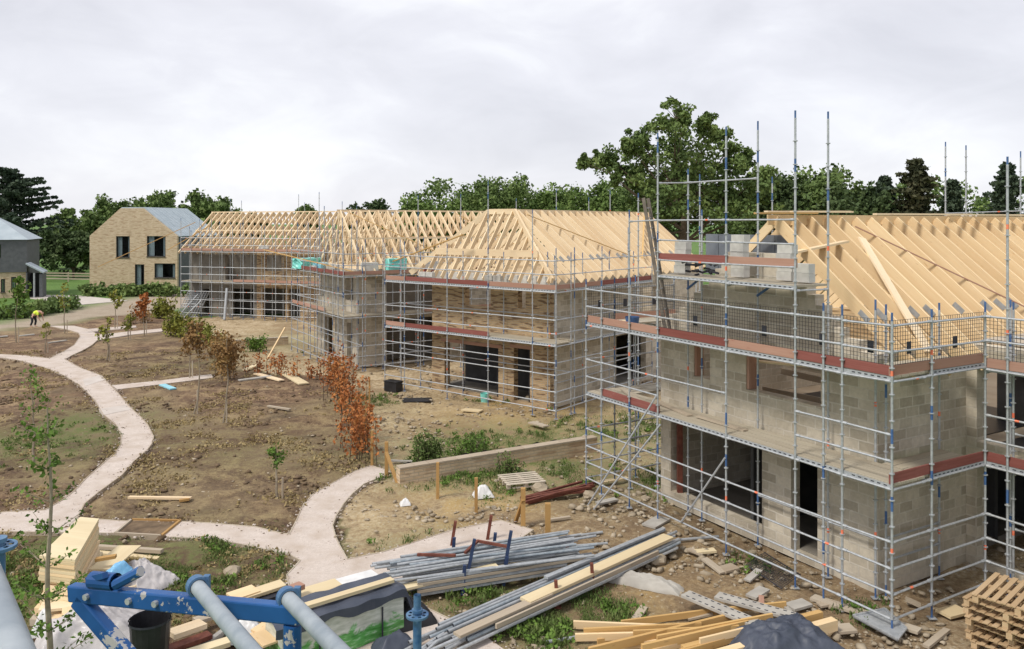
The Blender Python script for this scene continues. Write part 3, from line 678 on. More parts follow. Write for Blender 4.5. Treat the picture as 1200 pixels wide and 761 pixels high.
mb = MB(); mb.poly_prism([FC.p(1.51, 1.56, 2.6), FC.p(7.74, 1.56, 2.6), FC.p(7.74, 15.5, 2.6), FC.p(1.51, 15.5, 2.6)], (0, 0, .16)); mb.build('first_floor', M['weathered'], Cc)
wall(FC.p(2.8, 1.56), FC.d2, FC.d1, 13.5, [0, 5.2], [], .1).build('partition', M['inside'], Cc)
for k in range(25):
    u = 1.5 + .58 * k; truss(Cc, FC.p(1.1, u, 5.4), FC.p(8.1, u, 5.4), 8.5, .07, .17)
for (q, z) in ((4.6, 8.55), (2.7, 6.95), (6.4, 6.95), (4.6, 5.5)):
    mb = MB(); mb.beam(FC.p(q, 1.3, z), FC.p(q, 15.6, z), .03, .1); mb.build('binder', M['pine_pale'], Cc)
for (q0, u0, z0, q1, u1, z1) in ((4.4, 2, 8.4, 1.4, 7, 5.8), (4.4, 9, 8.4, 1.4, 13, 5.8), (1.2, 1.0, 5.2, 6.4, -2.4, 6.3)):
    mb = MB(); mb.beam(FC.p(q0, u0, z0), FC.p(q1, u1, z1), .1, .04); mb.build('bracing_board', M['timber_yellow'], Cc)
for (q, u, z) in ((1.2, 1.9, 5.42), (1.2, 5.5, 5.42)):
    mb = MB(); mb.box(FC.p(q, u, z), .9, .5, .5, .4); mb.build('block_pile', M['block_light'], Cc)

# --- house D : far end of the row
FD = Frame((-17.9, 64.4), (-.953, .304), (.304, .953))
D = thing('long_house', 'far unfinished house ending the row with open trusses and dark bays behind scaffolding', 'house', FD.p(9.5, 1.25), 'houses under construction')
tl = FD.tpx(223, 1.25); tb = FD.tpx(301, 1.25)
uD = lambda px: tb - 0 - FD.tpx(px, 1.25)
td = lambda px: FD.tpx(px, 1.25)
# block part (left) and brick part (right)
wall(FD.p(tb + .002, 1.25), FD.d1, FD.d2, tl - tb, [0, 5.6], [(td(297) - tb, td(272) - tb, .1, 2.4), (td(289) - tb, td(264) - tb, 3.1, 5.2), (td(246) - tb, td(238) - tb, .1, 2.3)], .3).build('front_wall', M['inside'], D)
wall(FD.p(tb, 1.25), -FD.d1, FD.d2, tb + 8, [0, 5.6], [(tb - td(308), tb - td(334), .1, 2.5), (tb - td(338), tb - td(352), .1, 2.5), (tb - td(310), tb - td(330), 3.9, 5.2)], .3).build('brick_wall', M['brick'], D)
wall(FD.p(tl - .3, 1.552), FD.d2, FD.d1, 8, [0, 5.6], [(2, 4, 3, 4.8)], .3).build('side_wall', M['block'], D)
wall(FD.p(tl - .302, 9.3), -FD.d1, FD.d2, tl + 7, [0, 5.6], [], .3).build('back_wall', M['block'], D)
mb = MB(); mb.poly_prism([FD.p(tl - .31, 1.56, 2.6), FD.p(-7, 1.56, 2.6), FD.p(-7, 9.2, 2.6), FD.p(tl - .31, 9.2, 2.6)], (0, 0, .16)); mb.build('first_floor', M['weathered'], D)
wall(FD.p(tl - .4, 4.5), -FD.d1, FD.d2, tl + 6, [0, 5.5], [], .1).build('partition', M['inside'], D)
t0 = FD.tpx(249, 4.9); n_ = int((t0 + 8) / .62)
for k in range(n_):
    t = t0 - .62 * k; truss(D, FD.p(t, 1.1, 5.75), FD.p(t, 8.9, 5.75), 8.75, .075, .18)
for (q, z) in ((5, 8.8), (2.9, 7.2), (7, 7.2)):
    mb = MB(); mb.beam(FD.p(t0 + .2, q, z), FD.p(-8, q, z), .03, .1); mb.build('binder', M['pine_pale'], D)
for (q0, u0, z0, q1, u1, z1) in ((t0 + .3, 3.0, 7.9, t0 + 5.5, -2.5, 4.2), (t0 - 2.6, 1.2, 7.6, t0 + .6, 0, 5.6)):
    mb = MB(); mb.beam(FD.p(q0, u0, z0), FD.p(q1, u1, z1), .12, .05); mb.build('bracing_board', M['timber_yellow'], D)

# --- finished houses on the left
gm = bpy.data.materials.new('window_glass'); gm.use_nodes = True; n_t = gm.node_tree; n_t.nodes.clear()
o_ = n_t.nodes.new('ShaderNodeOutputMaterial'); mixs = n_t.nodes.new('ShaderNodeMixShader'); tr = n_t.nodes.new('ShaderNodeBsdfTransparent'); gl = n_t.nodes.new('ShaderNodeBsdfGlossy')
gl.inputs['Roughness'].default_value = .03; gl.inputs['Color'].default_value = (.5, .55, .6, 1); tr.inputs['Color'].default_value = (.55, .62, .66, 1); fr = n_t.nodes.new('ShaderNodeFresnel'); fr.inputs[0].default_value = 1.6
n_t.links.new(fr.outputs[0], mixs.inputs[0]); n_t.links.new(tr.outputs[0], mixs.inputs[1]); n_t.links.new(gl.outputs[0], mixs.inputs[2]); n_t.links.new(mixs.outputs[0], o_.inputs[0]); M['pane'] = gm
def window(root, F, ta, tb2, z0, z1, s, mull=(), curtain='both'):
    fw = .09
    mb = MB()
    for (p0, p1) in ((F.p(ta, s + .12, z0 + fw / 2), F.p(tb2, s + .12, z0 + fw / 2)), (F.p(ta, s + .12, z1 - fw / 2), F.p(tb2, s + .12, z1 - fw / 2))): mb.beam(p0, p1, .1, fw)
    for t in (ta + fw / 2, tb2 - fw / 2, *[ta + (tb2 - ta) * k for k in mull]): mb.beam(F.p(t, s + .12, z0 + fw), F.p(t, s + .12, z1 - fw), fw, .1, up=F.d2)
    w = mb.build('window', M['frame'], root, fixn=False)
    p = MB(); p.face([F.p(ta + fw, s + .13, z0 + fw), F.p(tb2 - fw, s + .13, z0 + fw), F.p(tb2 - fw, s + .13, z1 - fw), F.p(ta + fw, s + .13, z1 - fw)], [(0, 0)] * 4); p.build('pane', M['pane'], w, fixn=False)
    wd = tb2 - ta
    for (c0, c1) in ({'both': ((ta + .1, ta + .1 + wd * .14), (tb2 - .1 - wd * .3, tb2 - .1)), 'one': ((tb2 - .1 - wd * .45, tb2 - .1),)}[curtain]):
        cm = MB(); n = 8
        for i in range(n):
            a0 = c0 + (c1 - c0) * i / n; a1 = c0 + (c1 - c0) * (i + 1) / n; s0 = s + .26 + .05 * (i % 2); s1 = s + .26 + .05 * ((i + 1) % 2)
            cm.face([F.p(a0, s0, z0), F.p(a1, s1, z0), F.p(a1, s1, z1), F.p(a0, s0, z1)], [(0, 0)] * 4)
        cm.build('curtain', M['curtain'], w, fixn=False)
    sl_ = MB(); sl_.beam(F.p(ta - .05, s - .02, z0 - .03), F.p(tb2 + .05, s - .02, z0 - .03), .16, .05); sl_.build('sill', M['frame'], w, fixn=False)
FL = Frame((-40.3, 97.6), (-.989, .15), (.15, .989))
HL = thing('brick_house', 'finished pale buff brick house with flat topped gable and grey metal roof', 'house', FL.p(0, 0))
tw = FL.tpx(105, 0); zl = lambda py, px: FL.z(py, FL.tpx(px, 0), 0); tp = lambda px: FL.tpx(px, 0)
wins = [(tp(152), tp(136), zl(302, 144), zl(277, 144)), (tp(194), tp(172), zl(301, 183), zl(276, 183)), (tp(169), tp(158), .1, zl(310, 163)), (tp(210.0), tp(181), zl(326, 195), zl(309, 195))]
wins[3] = (.25, wins[3][1], wins[3][2], wins[3][3])
EL = zl(277, 208); TL = zl(244.3, 155)
wall(FL.p(0, 0), FL.d1, FL.d2, tw, [0, EL], wins, .3).build('front_wall', M['brick_buff'], HL)
gp = [FL.p(0, 0, EL), FL.p(tw, 0, EL), FL.p(tp(141), 0, TL), FL.p(tp(167), 0, TL)]
mb = MB(); mb.poly_prism(gp, FL.d2 * .3); mb.build('gable', M['brick_buff'], HL)
LN = 9.5
wall(FL.p(0, .302), FL.d2, FL.d1, LN, [0, EL], [], .3).build('side_wall', M['slate'], HL); wall(FL.p(tw - .3, .302), FL.d2, FL.d1, LN, [0, EL], [], .3).build('side_wall', M['brick_buff'], HL)
wall(FL.p(.302, LN), FL.d1, FL.d2, tw - .61, [0, EL], [], .3).build('back_wall', M['brick_buff'], HL)
rp_ = [(-.15, EL - .1), (tp(167) - .02, TL + .05), (tp(141) + .02, TL + .05), (tw + .15, EL - .1), (tw + .15, EL + .04), (tp(141), TL + .2), (tp(167), TL + .2), (-.15, EL + .04)]
mb = MB(); rp2 = [(-.15, EL - .06), (tw + .15, EL - .06), (tw + .15, EL + .02), (tp(141), TL + .14), (tp(167), TL + .14), (-.15, EL + .02)]
mb.poly_prism([FL.p(t, .302, z) for t, z in rp2], FL.d2 * (LN + .1)); rf = mb.build('roof', M['zinc'], HL)
for k in range(14):
    mb = MB(); s_ = .5 + k * .7; mb.beam(FL.p(-.14, s_, EL + .04), FL.p(tp(167), s_, TL + .16), .04, .04); mb.build('roof_seam', M['zinc'], rf, fixn=False)
for (a0, a1, z0, z1) in wins: window(HL, FL, a0, a1, z0, z1, 0, curtain='one' if z0 < .5 else 'both')

FH = Frame((-51.0, 85.2), (-.93, -.37), (-.37, .93))
HH = thing('clad_house', 'finished house at left edge with dark grey upper cladding above buff brick', 'house', FH.p(0, 0))
zh = lambda py: FH.z(py, 0, 0)
wall(FH.p(.1, .12), FH.d1, FH.d2, 9, [0, zh(319)], [(FH.tpx(19, .12) - .1, FH.tpx(13, .12) - .1, 1.0, 2.2), (FH.tpx(6, .12) - .1, FH.tpx(1, .12) - .1, .6, 2.0)], .3).build('lower_wall', M['brick_buff'], HH)
wall(FH.p(0, 0), FH.d1, FH.d2, 9.2, [zh(319) + .002, zh(281)], [(FH.tpx(1, 0), FH.tpx(-8, 0), 4.2, 5.6)], .3).build('upper_wall', M['slate'], HH)
wall(FH.p(.1, .43), FH.d2, FH.d1, 8, [0, zh(281)], [], .3).build('side_wall', M['slate'], HH)
window(HH, FH, FH.tpx(19, .12), FH.tpx(13, .12), 1.0, 2.2, .12); window(HH, FH, FH.tpx(6, .12), FH.tpx(1, .12), .6, 2.0, .12)
zt = zh(281); mb = MB(); ap = [FH.p(-.2, -.2, zt), FH.p(9.4, -.2, zt), FH.p(9.4, 8.6, zt), FH.p(-.2, 8.6, zt)]; rdg = [FH.p(3.9, 4.2, zt + 2.7), FH.p(6, 4.2, zt + 2.7)]
for f in ([ap[0], ap[1], rdg[1], rdg[0]], [ap[1], ap[2], rdg[1]], [ap[2], ap[3], rdg[0], rdg[1]], [ap[3], ap[0], rdg[0]], ap[::-1]): mb.face(f, [(0, 0)] * len(f))
mb.build('roof', M['zinc'], HH)
# dark porch
pt = FH.tpx(50, -.5)
zpt = FH.z(310, 0, -.3)
mb = MB(); mb.poly_prism([FH.p(-.01, -.6, 0), FH.p(-.12, -.6, 0), FH.p(-.12, -.6, 2.6), FH.p(-.01, -.6, 2.6)], FH.d2 * 2.5); mb.build('porch_wall', M['slate'], HH)
mb = MB(); mb.poly_prism([FH.p(pt, -.6, 0), FH.p(pt + .3, -.6, 0), FH.p(pt + .3, -.6, 2.5), FH.p(pt, -.6, 2.5)], FH.d2 * 2.5); mb.build('porch_wall', M['slate'], HH)
mb = MB(); mb.poly_prism([FH.p(-.13, 1.7, 0), FH.p(pt + .31, 1.7, 0), FH.p(pt + .31, 1.7, 2.5), FH.p(-.13, 1.7, 2.5)], FH.d2 * .15); mb.build('porch_back', M['frame'], HH)
mb = MB(); mb.poly_prism([FH.p(-.02, -.8, zpt), FH.p(pt - .1, -.8, 2.55), FH.p(pt - .1, -.8, 2.7), FH.p(-.02, -.8, zpt + .15)], FH.d2 * 2.9); mb.build('porch_roof', M['zinc'], HH)
mb = MB(); mb.beam(FH.p(pt / 2, -.5, 0), FH.p(pt / 2, -.5, 2.6), .14, .14); mb.build('porch_post', M['galv_dull'], HH)

# ------------------------------------------------------------------ scaffolds
def run(root, P, us, qo, qi, top_o, top_i, leds, decks=(), rails_i=(), toes=(), guards=(), edge=True, deckmat='deck', skip_first=False, ends=True, marks=True, zlo=None):
    """one straight scaffold run. P(u,q,z); leds/rails_i: (z,u0,u1); decks/toes/guards: (z,u0,u1[,mat])"""
    for i, u in enumerate(us):
        if not (skip_first and i == 0):
            upright(root, P(u, qo, 0), top_o(u) if callable(top_o) else top_o, marks=marks)
            ti = top_i(u) if callable(top_i) else top_i
            if ti: upright(root, P(u, qi, 0), ti, marks=marks)
    inside = lambda m, r: r[1] - .01 <= m <= r[2] + .01
    for i in range(len(us) - 1):
        a, b2 = us[i], us[i + 1]; m = (a + b2) / 2
        for r in leds:
            if inside(m, r): ledger(root, P(a, qo, r[0]), P(b2, qo, r[0]))
        for r in rails_i:
            if inside(m, r): ledger(root, P(a, qi, r[0]), P(b2, qi, r[0]))
        for r in decks:
            if inside(m, r):
                a3, b3 = P(a, qo, 0), P(b2, qo, 0); inw = (P(a, qi, 0) - a3); w = inw.length; inw.normalize()
                dk = deckbay(root, a3 + inw * .05, b3 + inw * .05, inw, w - .06, r[0], mat=r[3] if len(r) > 3 else deckmat)
                if edge: perforated_edge(root, a3 + inw * .035, b3 + inw * .035, r[0] - .0)
        for r in toes:
            if inside(m, r):
                a3, b3 = P(a, qo, 0), P(b2, qo, 0); inw = (P(a, qi, 0) - a3).normalized()
                toe(root, a3 + inw * .05, b3 + inw * .05, r[0], r[3] if len(r) > 3 else 'toe')
        for r in guards:
            if inside(m, r):
                a3, b3 = P(a, qo, 0), P(b2, qo, 0); inw = (P(a, qi, 0) - a3).normalized()
                guard(root, a3 + inw * .04, b3 + inw * .04, r[0], r[0] + 1.0)
    for z in sorted({d[0] for d in decks}):
        for i, u in enumerate(us):
            if any(d[0] == z and d[1] - .01 <= u <= d[2] + .01 for d in decks): ledger(root, P(u, qo, z - .06), P(u, qi, z - .06), 'transom_pole')

SA = thing('scaffold', 'tall galvanised scaffold wrapped round the nearest grey block house', 'scaffold', FA.p(0, 0), 'scaffolds around the unfinished houses')
Pt = lambda u, q, z: FA.p(u, q, z)
Ps = lambda u, q, z: FA.p(q, u, z)
tsA = [0, 1.1, 2.27, 4.285, 6.72, 9.17, 9.92]
topo = {0: 5.95, 1.1: 5.95, 2.27: 10.05, 4.285: 9.85, 6.72: 10.0, 9.17: 6.0, 9.92: 6.0}
topi = {0: 0, 1.1: 6.0, 2.27: 10.1, 4.285: 10.05, 6.72: 9.1, 9.17: 6.0, 9.92: 6.0}
run(SA, Pt, tsA, 0, 1.05, lambda u: topo[u], lambda u: topi[u],
    [(.3, 0, 9.92), (.78, 0, 9.92), (1.25, 0, 9.92), (1.75, 0, 9.92), (2.76, 0, 9.92), (3.3, 0, 2.27), (3.8, 0, 2.27), (3.8, 4.285, 6.72), (3.3, 6.72, 9.92), (3.8, 6.72, 9.92), (4.8, 0, 9.92), (5.36, 0, 9.92), (5.86, 0, 9.92),
     (6.4, 2.27, 6.72), (6.85, 2.27, 6.72), (7.36, 2.27, 6.72), (7.88, 2.27, 6.72)],
    [(2.8, 0, 9.92), (4.85, 0, 9.92), (6.42, 2.27, 6.72)],
    [(8.88, 4.285, 6.72), (4.8, 0, 9.92), (1.25, 1.1, 4.285), (2.76, 0, 9.92)],
    [(2.8, 6.72, 9.17, 'toe'), (4.85, 0, 1.1), (4.85, 1.1, 2.27), (4.85, 2.27, 4.285, 'toe_worn'), (4.85, 4.285, 6.72), (4.85, 6.72, 9.92, 'toe_worn'), (6.8, 4.285, 6.72), (6.8, 2.27, 4.285, "toe_worn")],
    [(4.95, 0, 6.72)])
upright(SA, FA.p(1.55, 0, 0), 6.0)
upright(SA, FA.p(7.9, 0, 0), 7.95); ledger(SA, FA.p(6.72, 0, 7.88), FA.p(7.9, 0, 7.86)); upright(SA, FA.p(6.2, 1.05), 8.0)
ledger(SA, FA.p(6.72, 0, 8.86), FA.p(6.72, 1.05, 8.88))
ssA = [0, 1.25, 3.1]
run(SA, Ps, ssA, 0, 1.0, 5.95, lambda u: 0 if u < 1 else 5.9,
    [(.3, 0, 3.1), (.78, 0, 3.1), (1.25, 0, 3.1), (1.75, 0, 3.1), (2.76, 0, 3.1), (4.8, 0, 3.1), (5.36, 0, 3.1), (5.86, 0, 3.1)],
    [(2.8, 1.0, 3.1), (4.85, 1.0, 3.1)], [(.78, 1.2, 3.1), (1.25, 1.2, 3.1)], [(2.8, 0, 3.1, 'toe'), (4.85, 0, 3.1, 'toe_worn')], [(4.95, 0, 3.1)], skip_first=True)
for z in (2.8, 4.85):    # corner bay of the return
    deckbay(SA, FA.p(.05, 1.07), FA.p(.05, 3.1), FA.d1, .92, z)
# inner return coming towards the camera along the wing
Pw = lambda u, q, z: FA.p(-u, 3.1 + q, z)
run(SA, Pw, [0, 2.2, 4.4], 0, 1.0, 6.0, 6.0,
    [(.3, 0, 5), (.78, 0, 5), (1.25, 0, 5), (1.75, 0, 5), (2.76, 0, 5), (3.3, 0, 5), (3.8, 0, 5), (4.75, 0, 5), (5.36, 0, 5), (5.86, 0, 5)],
    [(2.8, 0, 5), (4.75, 0, 5)], [(1.25, 0, 5), (3.3, 0, 5), (5.36, 0, 5)], [(4.75, 0, 5, 'toe_worn'), (2.8, 0, 5, 'toe')], [(4.85, 0, 5)], skip_first=True)
upright(SA, FA.p(0, 4.05, 0), 6.0); upright(SA, FA.p(-.45, 3.1, 0), 9.0); upright(SA, FA.p(-.3, 3.6, 0), 6.0)
# left end return
Pe = lambda u, q, z: FA.p(9.92 - q, u, z)
run(SA, Pe, [0, 1.05, 1.85, 3.4], 0, 1.0, 6.0, lambda u: 6.0 if u > 1.2 else 0,
    [(.3, 0, 4), (.78, 0, 4), (1.25, 0, 4), (1.75, 0, 4), (2.76, 0, 4), (3.8, 0, 4), (4.8, 0, 4), (5.36, 0, 4), (5.86, 0, 4)],
    [(2.8, 1, 4), (4.85, 1, 4)], [], [(4.85, 1, 4, 'toe_worn')], [(4.95, 0, 4)], skip_first=True)
for (a, b2) in ((FA.p(5.8, -.03, .3), FA.p(4.285, -.03, 2.3)), (FA.p(8.6, -.9, .02), FA.p(6.72, -.05, 3.3)), (FA.p(8.3, -.9, .02), FA.p(6.55, -.05, 2.6))):
    mb = MB(); mb.tube(a, b2, TR, 7); mb.build('raking_tube', M['galv'], SA)
for (t, z) in ((6.72, 6.05), (4.285, 6.05)):      # blue hop-up brackets under the gable lift
    mb = MB(); mb.beam(FA.p(t, 1.02, z), FA.p(t - .4, 1.02, z + .25), .04, .05); mb.beam(FA.p(t, 1.02, z + .27), FA.p(t - .45, 1.02, z + .27), .04, .05); mb.build('bracket', M['blue'], SA)
# far side of house A: tops of poles above the ridge
for (px, py0, Y) in ((1108, 172, 27.5), (1132, 176, 27.5), (1196, 185, 27.5), (748, 232, 27), (820, 212, 27), (905, 215, 27)):
    q = AT(px, py0, Y); upright(SA, Vector((q.x, q.y, 0)), q.z, marks=True)
q0 = AT(1108, 250, 27.5); q1 = AT(1240, 246, 27.5); ledger(SA, q0, q1)

SB = thing('scaffold', 'scaffold with red toe boards before the mottled brick house', 'scaffold', FB.p(0, 0), 'scaffolds around the unfinished houses')
Bt = lambda u, q, z: FB.p(u, q, z); Bs = lambda u, q, z: FB.p(q, u, z)
tsB = [0, FB.tpx(624, 0), FB.tpx(572, 0), FB.tpx(524, 0), FB.tpx(474, 0), 9.94]
tb_ = {tsB[0]: 6.6, tsB[1]: 8.2, tsB[2]: 9.4, tsB[3]: 6.7, tsB[4]: 6.8, tsB[5]: 6.7}
run(SB, Bt, tsB, 0, 1.05, lambda u: tb_[u] if u in (tsB[2],) or u != tsB[2] else 6.6, 6.4,
    [(z, 0, 10) for z in (.35, .65, 1.1, 1.75, 2.25, 2.9, 3.4, 3.95, 5.05, 5.75, 6.3)], [(2.95, 0, 10), (5.1, 0, 10)], [(2.9, 0, 10), (5.05, 0, 10), (1.75, 0, 10), (3.95, 0, 10)],
    [(2.95, tsB[2], tsB[4]), (2.95, tsB[4], 10, 'toe_worn'), (5.1, 0, tsB[2], 'toe_worn'), (5.1, tsB[2], tsB[4]), (5.1, tsB[4], 10, 'toe_worn')])
ssB = [0, 1.3, 3.4, 5.6, 7.8]
run(SB, Bs, ssB, 0, 1.0, lambda u: 6.6 if u < 5 else 7.4, lambda u: 0 if u < .5 else 6.3,
    [(z, 0, 8) for z in (.35, .65, 1.1, 1.75, 2.25, 2.9, 3.4, 3.95, 5.05, 5.75, 6.3)], [(2.95, 1, 8), (5.1, 1, 8)], [(2.9, 1, 8), (1.1, 1, 8)], [(5.1, 0, 3.5, 'toe_worn'), (5.1, 3.5, 8)], skip_first=True)
for (px, py0, Y) in ((570, 206, 40), (652, 226, 44), (715, 228, 44), (540, 232, 44), (490, 234, 44), (605, 236, 46), (690, 236, 46)):
    q = AT(px, py0, Y)
    if px != 570: upright(SB, Vector((q.x, q.y, 0)), q.z)
SCC = thing('scaffold', 'scaffold round the small block house in the middle of the row', 'scaffold', FC.p(0, 0), 'scaffolds around the unfinished houses')
Ct = lambda u, q, z: FC.p(u, q, z); Cs = lambda u, q, z: FC.p(q, u, z)
tsC = [0, .8, 1.6, 3.0, 4.2, 5.4, 6.6, 7.8, 9.0]
run(SCC, Ct, tsC, 0, 1.05, lambda u: 8.6 if 2 < u < 3.5 else 6.6 + (u * 7.3 % 1.3), lambda u: 6.4 + (u * 3.7 % 1.6), [(z, 0, 9) for z in (.3, .8, 1.35, 2.0, 2.85, 3.5, 4.1, 5.0, 5.6, 6.2)], [(2.9, 0, 9), (5.05, 0, 9)], [(2.85, 0, 9), (1.35, 0, 9), (4.1, 0, 9)],
    [(2.9, 3, 9, 'toe_worn'), (5.05, 0, 9, 'toe')], edge=False)
run(SCC, Cs, [0, 1.2, 2.2, 3.2, 4.6, 6.0, 7.6, 9.2], 0, 1.0, lambda u: 6.8, lambda u: 0 if u < .5 else 6.3, [(z, 0, 9.2) for z in (.3, .8, 1.35, 2.0, 2.85, 3.5, 4.1, 5.0, 5.6, 6.2)], [(2.9, 1, 9.2), (5.05, 1, 9.2)], [],
    [(5.05, 0, 4, 'toe_worn'), (5.05, 4, 9.2), (2.9, 4.6, 9.2, 'toe_worn')], skip_first=True, edge=False)
for px, py0 in ((374, 228), (401, 240), (418, 244)):
    q = AT(px, py0, 56); upright(SCC, Vector((q.x, q.y, 0)), q.z)
SDD = thing('scaffold', 'dense weathered scaffold along the far end house of the row', 'scaffold', FD.p(4, 0), 'scaffolds around the unfinished houses')
Dt = lambda u, q, z: FD.p(u, q, z); Ds = lambda u, q, z: FD.p(q, u, z)
tD = FD.tpx(212, 0); tsD = [-3, -1.2] + [tD * k / 10 for k in range(11)]
run(SDD, Dt, tsD, 0, 1.05, lambda u: 6.9 + (abs(u) * 3.7 % 1.4), lambda u: 6.5 + (abs(u) * 2.3 % 1.5), [(z, -3, 20) for z in (.4, .9, 1.5, 2.2, 2.95, 3.6, 4.2, 5.45, 6.0, 6.6)], [(3.0, -3, 20), (5.5, -3, 20)], [(2.95, -3, 20), (1.5, -3, 20)],
    [(5.5, -3, 20, 'toe_worn'), (3.0, -3, 5, 'toe_worn')], edge=False, marks=False)
run(SDD, lambda u, q, z: FD.p(tD - q, u, z), [0, 2, 4.2, 6.5, 9], 0, 1.0, 6.9, 6.6, [(z, 0, 9) for z in (.4, 1.5, 2.95, 4.2, 5.45, 6.0, 6.6)], [(3, 1, 9), (5.5, 1, 9)], [], [(5.5, 0, 9, 'toe_worn')], skip_first=True, edge=False, marks=False)
for px, py0 in ((270, 236), (283, 238), (350, 230), (357, 240)):
    q = AT(px, py0, 76); upright(SDD, Vector((q.x, q.y, 0)), q.z, marks=False)
# ------------------------------------------------------------------ foliage
def leaves(cent, rad, n_each, size, rs, flat=1.0, droop=0.0, upright_=False):
    """leaf quads scattered through clumps; returns V,F"""
    cent = np.repeat(np.asarray(cent, float), n_each, 0); rad = np.repeat(np.asarray(rad, float), n_each)
    n = len(cent); d = rs.normal(size=(n, 3)); d /= np.linalg.norm(d, axis=1)[:, None]
    r = rad * rs.rand(n) ** .45; p = cent + d * r[:, None] * np.array([1, 1, flat]); p[:, 2] -= droop * r * rs.rand(n)
    a = rs.normal(size=(n, 3)); a /= np.linalg.norm(a, axis=1)[:, None]
    if upright_: a[:, 2] = np.abs(a[:, 2]) + 1.2; a /= np.linalg.norm(a, axis=1)[:, None]
    b = np.cross(a, rs.normal(size=(n, 3))); b /= np.linalg.norm(b, axis=1)[:, None]
    s = size * (.55 + .9 * rs.rand(n)); a = a * s[:, None] * .5; b = b * s[:, None] * (.14 if upright_ else .32)
    V = np.stack([p - a, p + b, p + a, p - b], 1).reshape(-1, 3)
    return V, np.arange(n * 4).reshape(n, 4)
def crownmesh(name, V, F, mat, parent=None):
    me = npmesh(name, V, F, mat); o = bpy.data.objects.new(name, me); COL.objects.link(o)
    if parent is not None: o.parent = parent
    return o
def limb(mb, rs, p, d, ln, r, depth, tips, gravity=.0):
    p = np.array(p, float); d = np.array(d, float); k = 3
    for i in range(k):
        d2 = d + rs.normal(size=3) * .22; d2[2] += gravity; d2 /= np.linalg.norm(d2)
        q = p + d2 * ln / k; mb.tube(p, q, r, 5, cap=False, r1=r * .78); p, d, r = q, d2, r * .78
        if depth > 0 and i > 0:
            s = rs.normal(size=3) * .75 + d; s[2] = s[2] * .7 + .1; s /= np.linalg.norm(s); limb(mb, rs, p, s, ln * .62, r * .6, depth - 1, tips, gravity)
        if depth <= 1: tips.append((p.copy(), ln))
    if depth > 0: limb(mb, rs, p, d, ln * .6, r * .8, depth - 1, tips, gravity)
    tips.append((p.copy(), ln))
def broadleaf(seed, h, w, name, label, loc, mat, dens=60, leaf=.42, trunk=.25, group=None, clump=.13, cat='tree', open_=1.0, fill=None):
    rs = np.random.RandomState(seed); t = thing(name, label, cat, loc, group); mb = MB(); tips = []
    z0 = h * trunk; mb.tube((0, 0, -.2), (0, 0, z0), h * .022, 7, cap=False, r1=h * .016)
    nl = 7
    for i in range(nl):
        an = i * 2.4 + rs.rand(); el = .35 + 1.1 * rs.rand(); d = (math.cos(an) * math.cos(el), math.sin(an) * math.cos(el), math.sin(el))
        limb(mb, rs, (0, 0, z0 * (.75 + .35 * rs.rand())), d, h * .36, h * .010, 2, tips, .06)
    P = np.array([q for q, _ in tips]); 
    # fit the crown to the asked height and spread
    mxr = np.percentile(np.abs(P[:, :2]), 97); sx = (w / 2 * .88) / mxr; sz = (h * .93 - z0 * .6) / (P[:, 2].max() - z0 * .6)
    fit = lambda q: np.stack([q[:, 0] * sx, q[:, 1] * sx, (q[:, 2] - z0 * .6) * sz + z0 * .6], -1)
    mb.v = [tuple(x) for x in np.where((np.array(mb.v)[:, 2:3] > z0 * .6), fit(np.array(mb.v)), np.array(mb.v))]
    P = fit(P); rad = (clump * h) * (.5 + .8 * rs.rand(len(P)))
    mb.build('trunk', M['bark'], t, fixn=False) if False else None
    tr_ = mb; off = Vector(loc); tr_.v = [(x + off.x, y + off.y, z + off.z) for x, y, z in tr_.v]; tr_.build('trunk', M['bark'], t, fixn=False)
    if fill: 
        k = fill; q = rs.normal(size=(k, 3)); q /= np.linalg.norm(q, axis=1)[:, None]; q *= (rs.rand(k) ** .4)[:, None]
        q = np.stack([q[:, 0] * w * .42, q[:, 1] * w * .42, h * .47 + q[:, 2] * h * .44], -1); P = np.concatenate([P, q]); rad = np.concatenate([rad, clump * h * (.5 + .6 * rs.rand(k))])
    V, F = leaves(P, rad, dens, leaf, rs, .75); crownmesh('crown', V, F, M[mat], t); return t
def conifer(seed, h, w, name, label, loc, mat, leaf=.5, group=None, cedar=False, ragged=.72):
    rs = np.random.RandomState(seed); t = thing(name, label, 'tree', loc, group); mb = MB(); off = Vector(loc)
    mb.tube(off + Vector((0, 0, -.2)), off + Vector((0, 0, h * .97)), h * .02, 7, cap=False, r1=.03); C = []; Rr = []
    nt_ = 24 if not cedar else 19
    for i in range(nt_):
        f = (i + .5) / nt_; z = h * (.06 + .9 * f); L_ = (w / 2) * (((1 - f) ** .8 * .95 + .05) if not cedar else (1 - f ** 2.2) * .95 + .12)
        lv = .55 + .75 * rs.rand()
        for k in range(7 if not cedar else 7):
            an = rs.rand() * 6.28; ln = L_ * (1 - ragged + ragged * rs.rand() * 1.3) * (lv if not cedar else 1); dz = (.12 if not cedar else .16) * ln * (1 if cedar else (.6 - f))
            e_ = off + Vector((math.cos(an) * ln, math.sin(an) * ln, z + dz)); mb.tube(off + Vector((0, 0, z)), e_, h * .004 + .015, 4, cap=False, r1=.012)
            m_ = 6
            for j in range(m_):
                g_ = (j + 1) / m_; C.append(((math.cos(an)) * ln * g_, math.sin(an) * ln * g_, z + dz * g_)); Rr.append((.042 if not cedar else .05) * h * (.5 + .7 * rs.rand()) * (1.25 - .6 * g_))
    mb.build('trunk', M['bark'], t, fixn=False)
    V, F = leaves(C, Rr, 13 if not cedar else 34, leaf * (.82 if not cedar else 1), rs, .55 if not cedar else .3, .5); crownmesh('crown', V, F, M[mat], t); return t
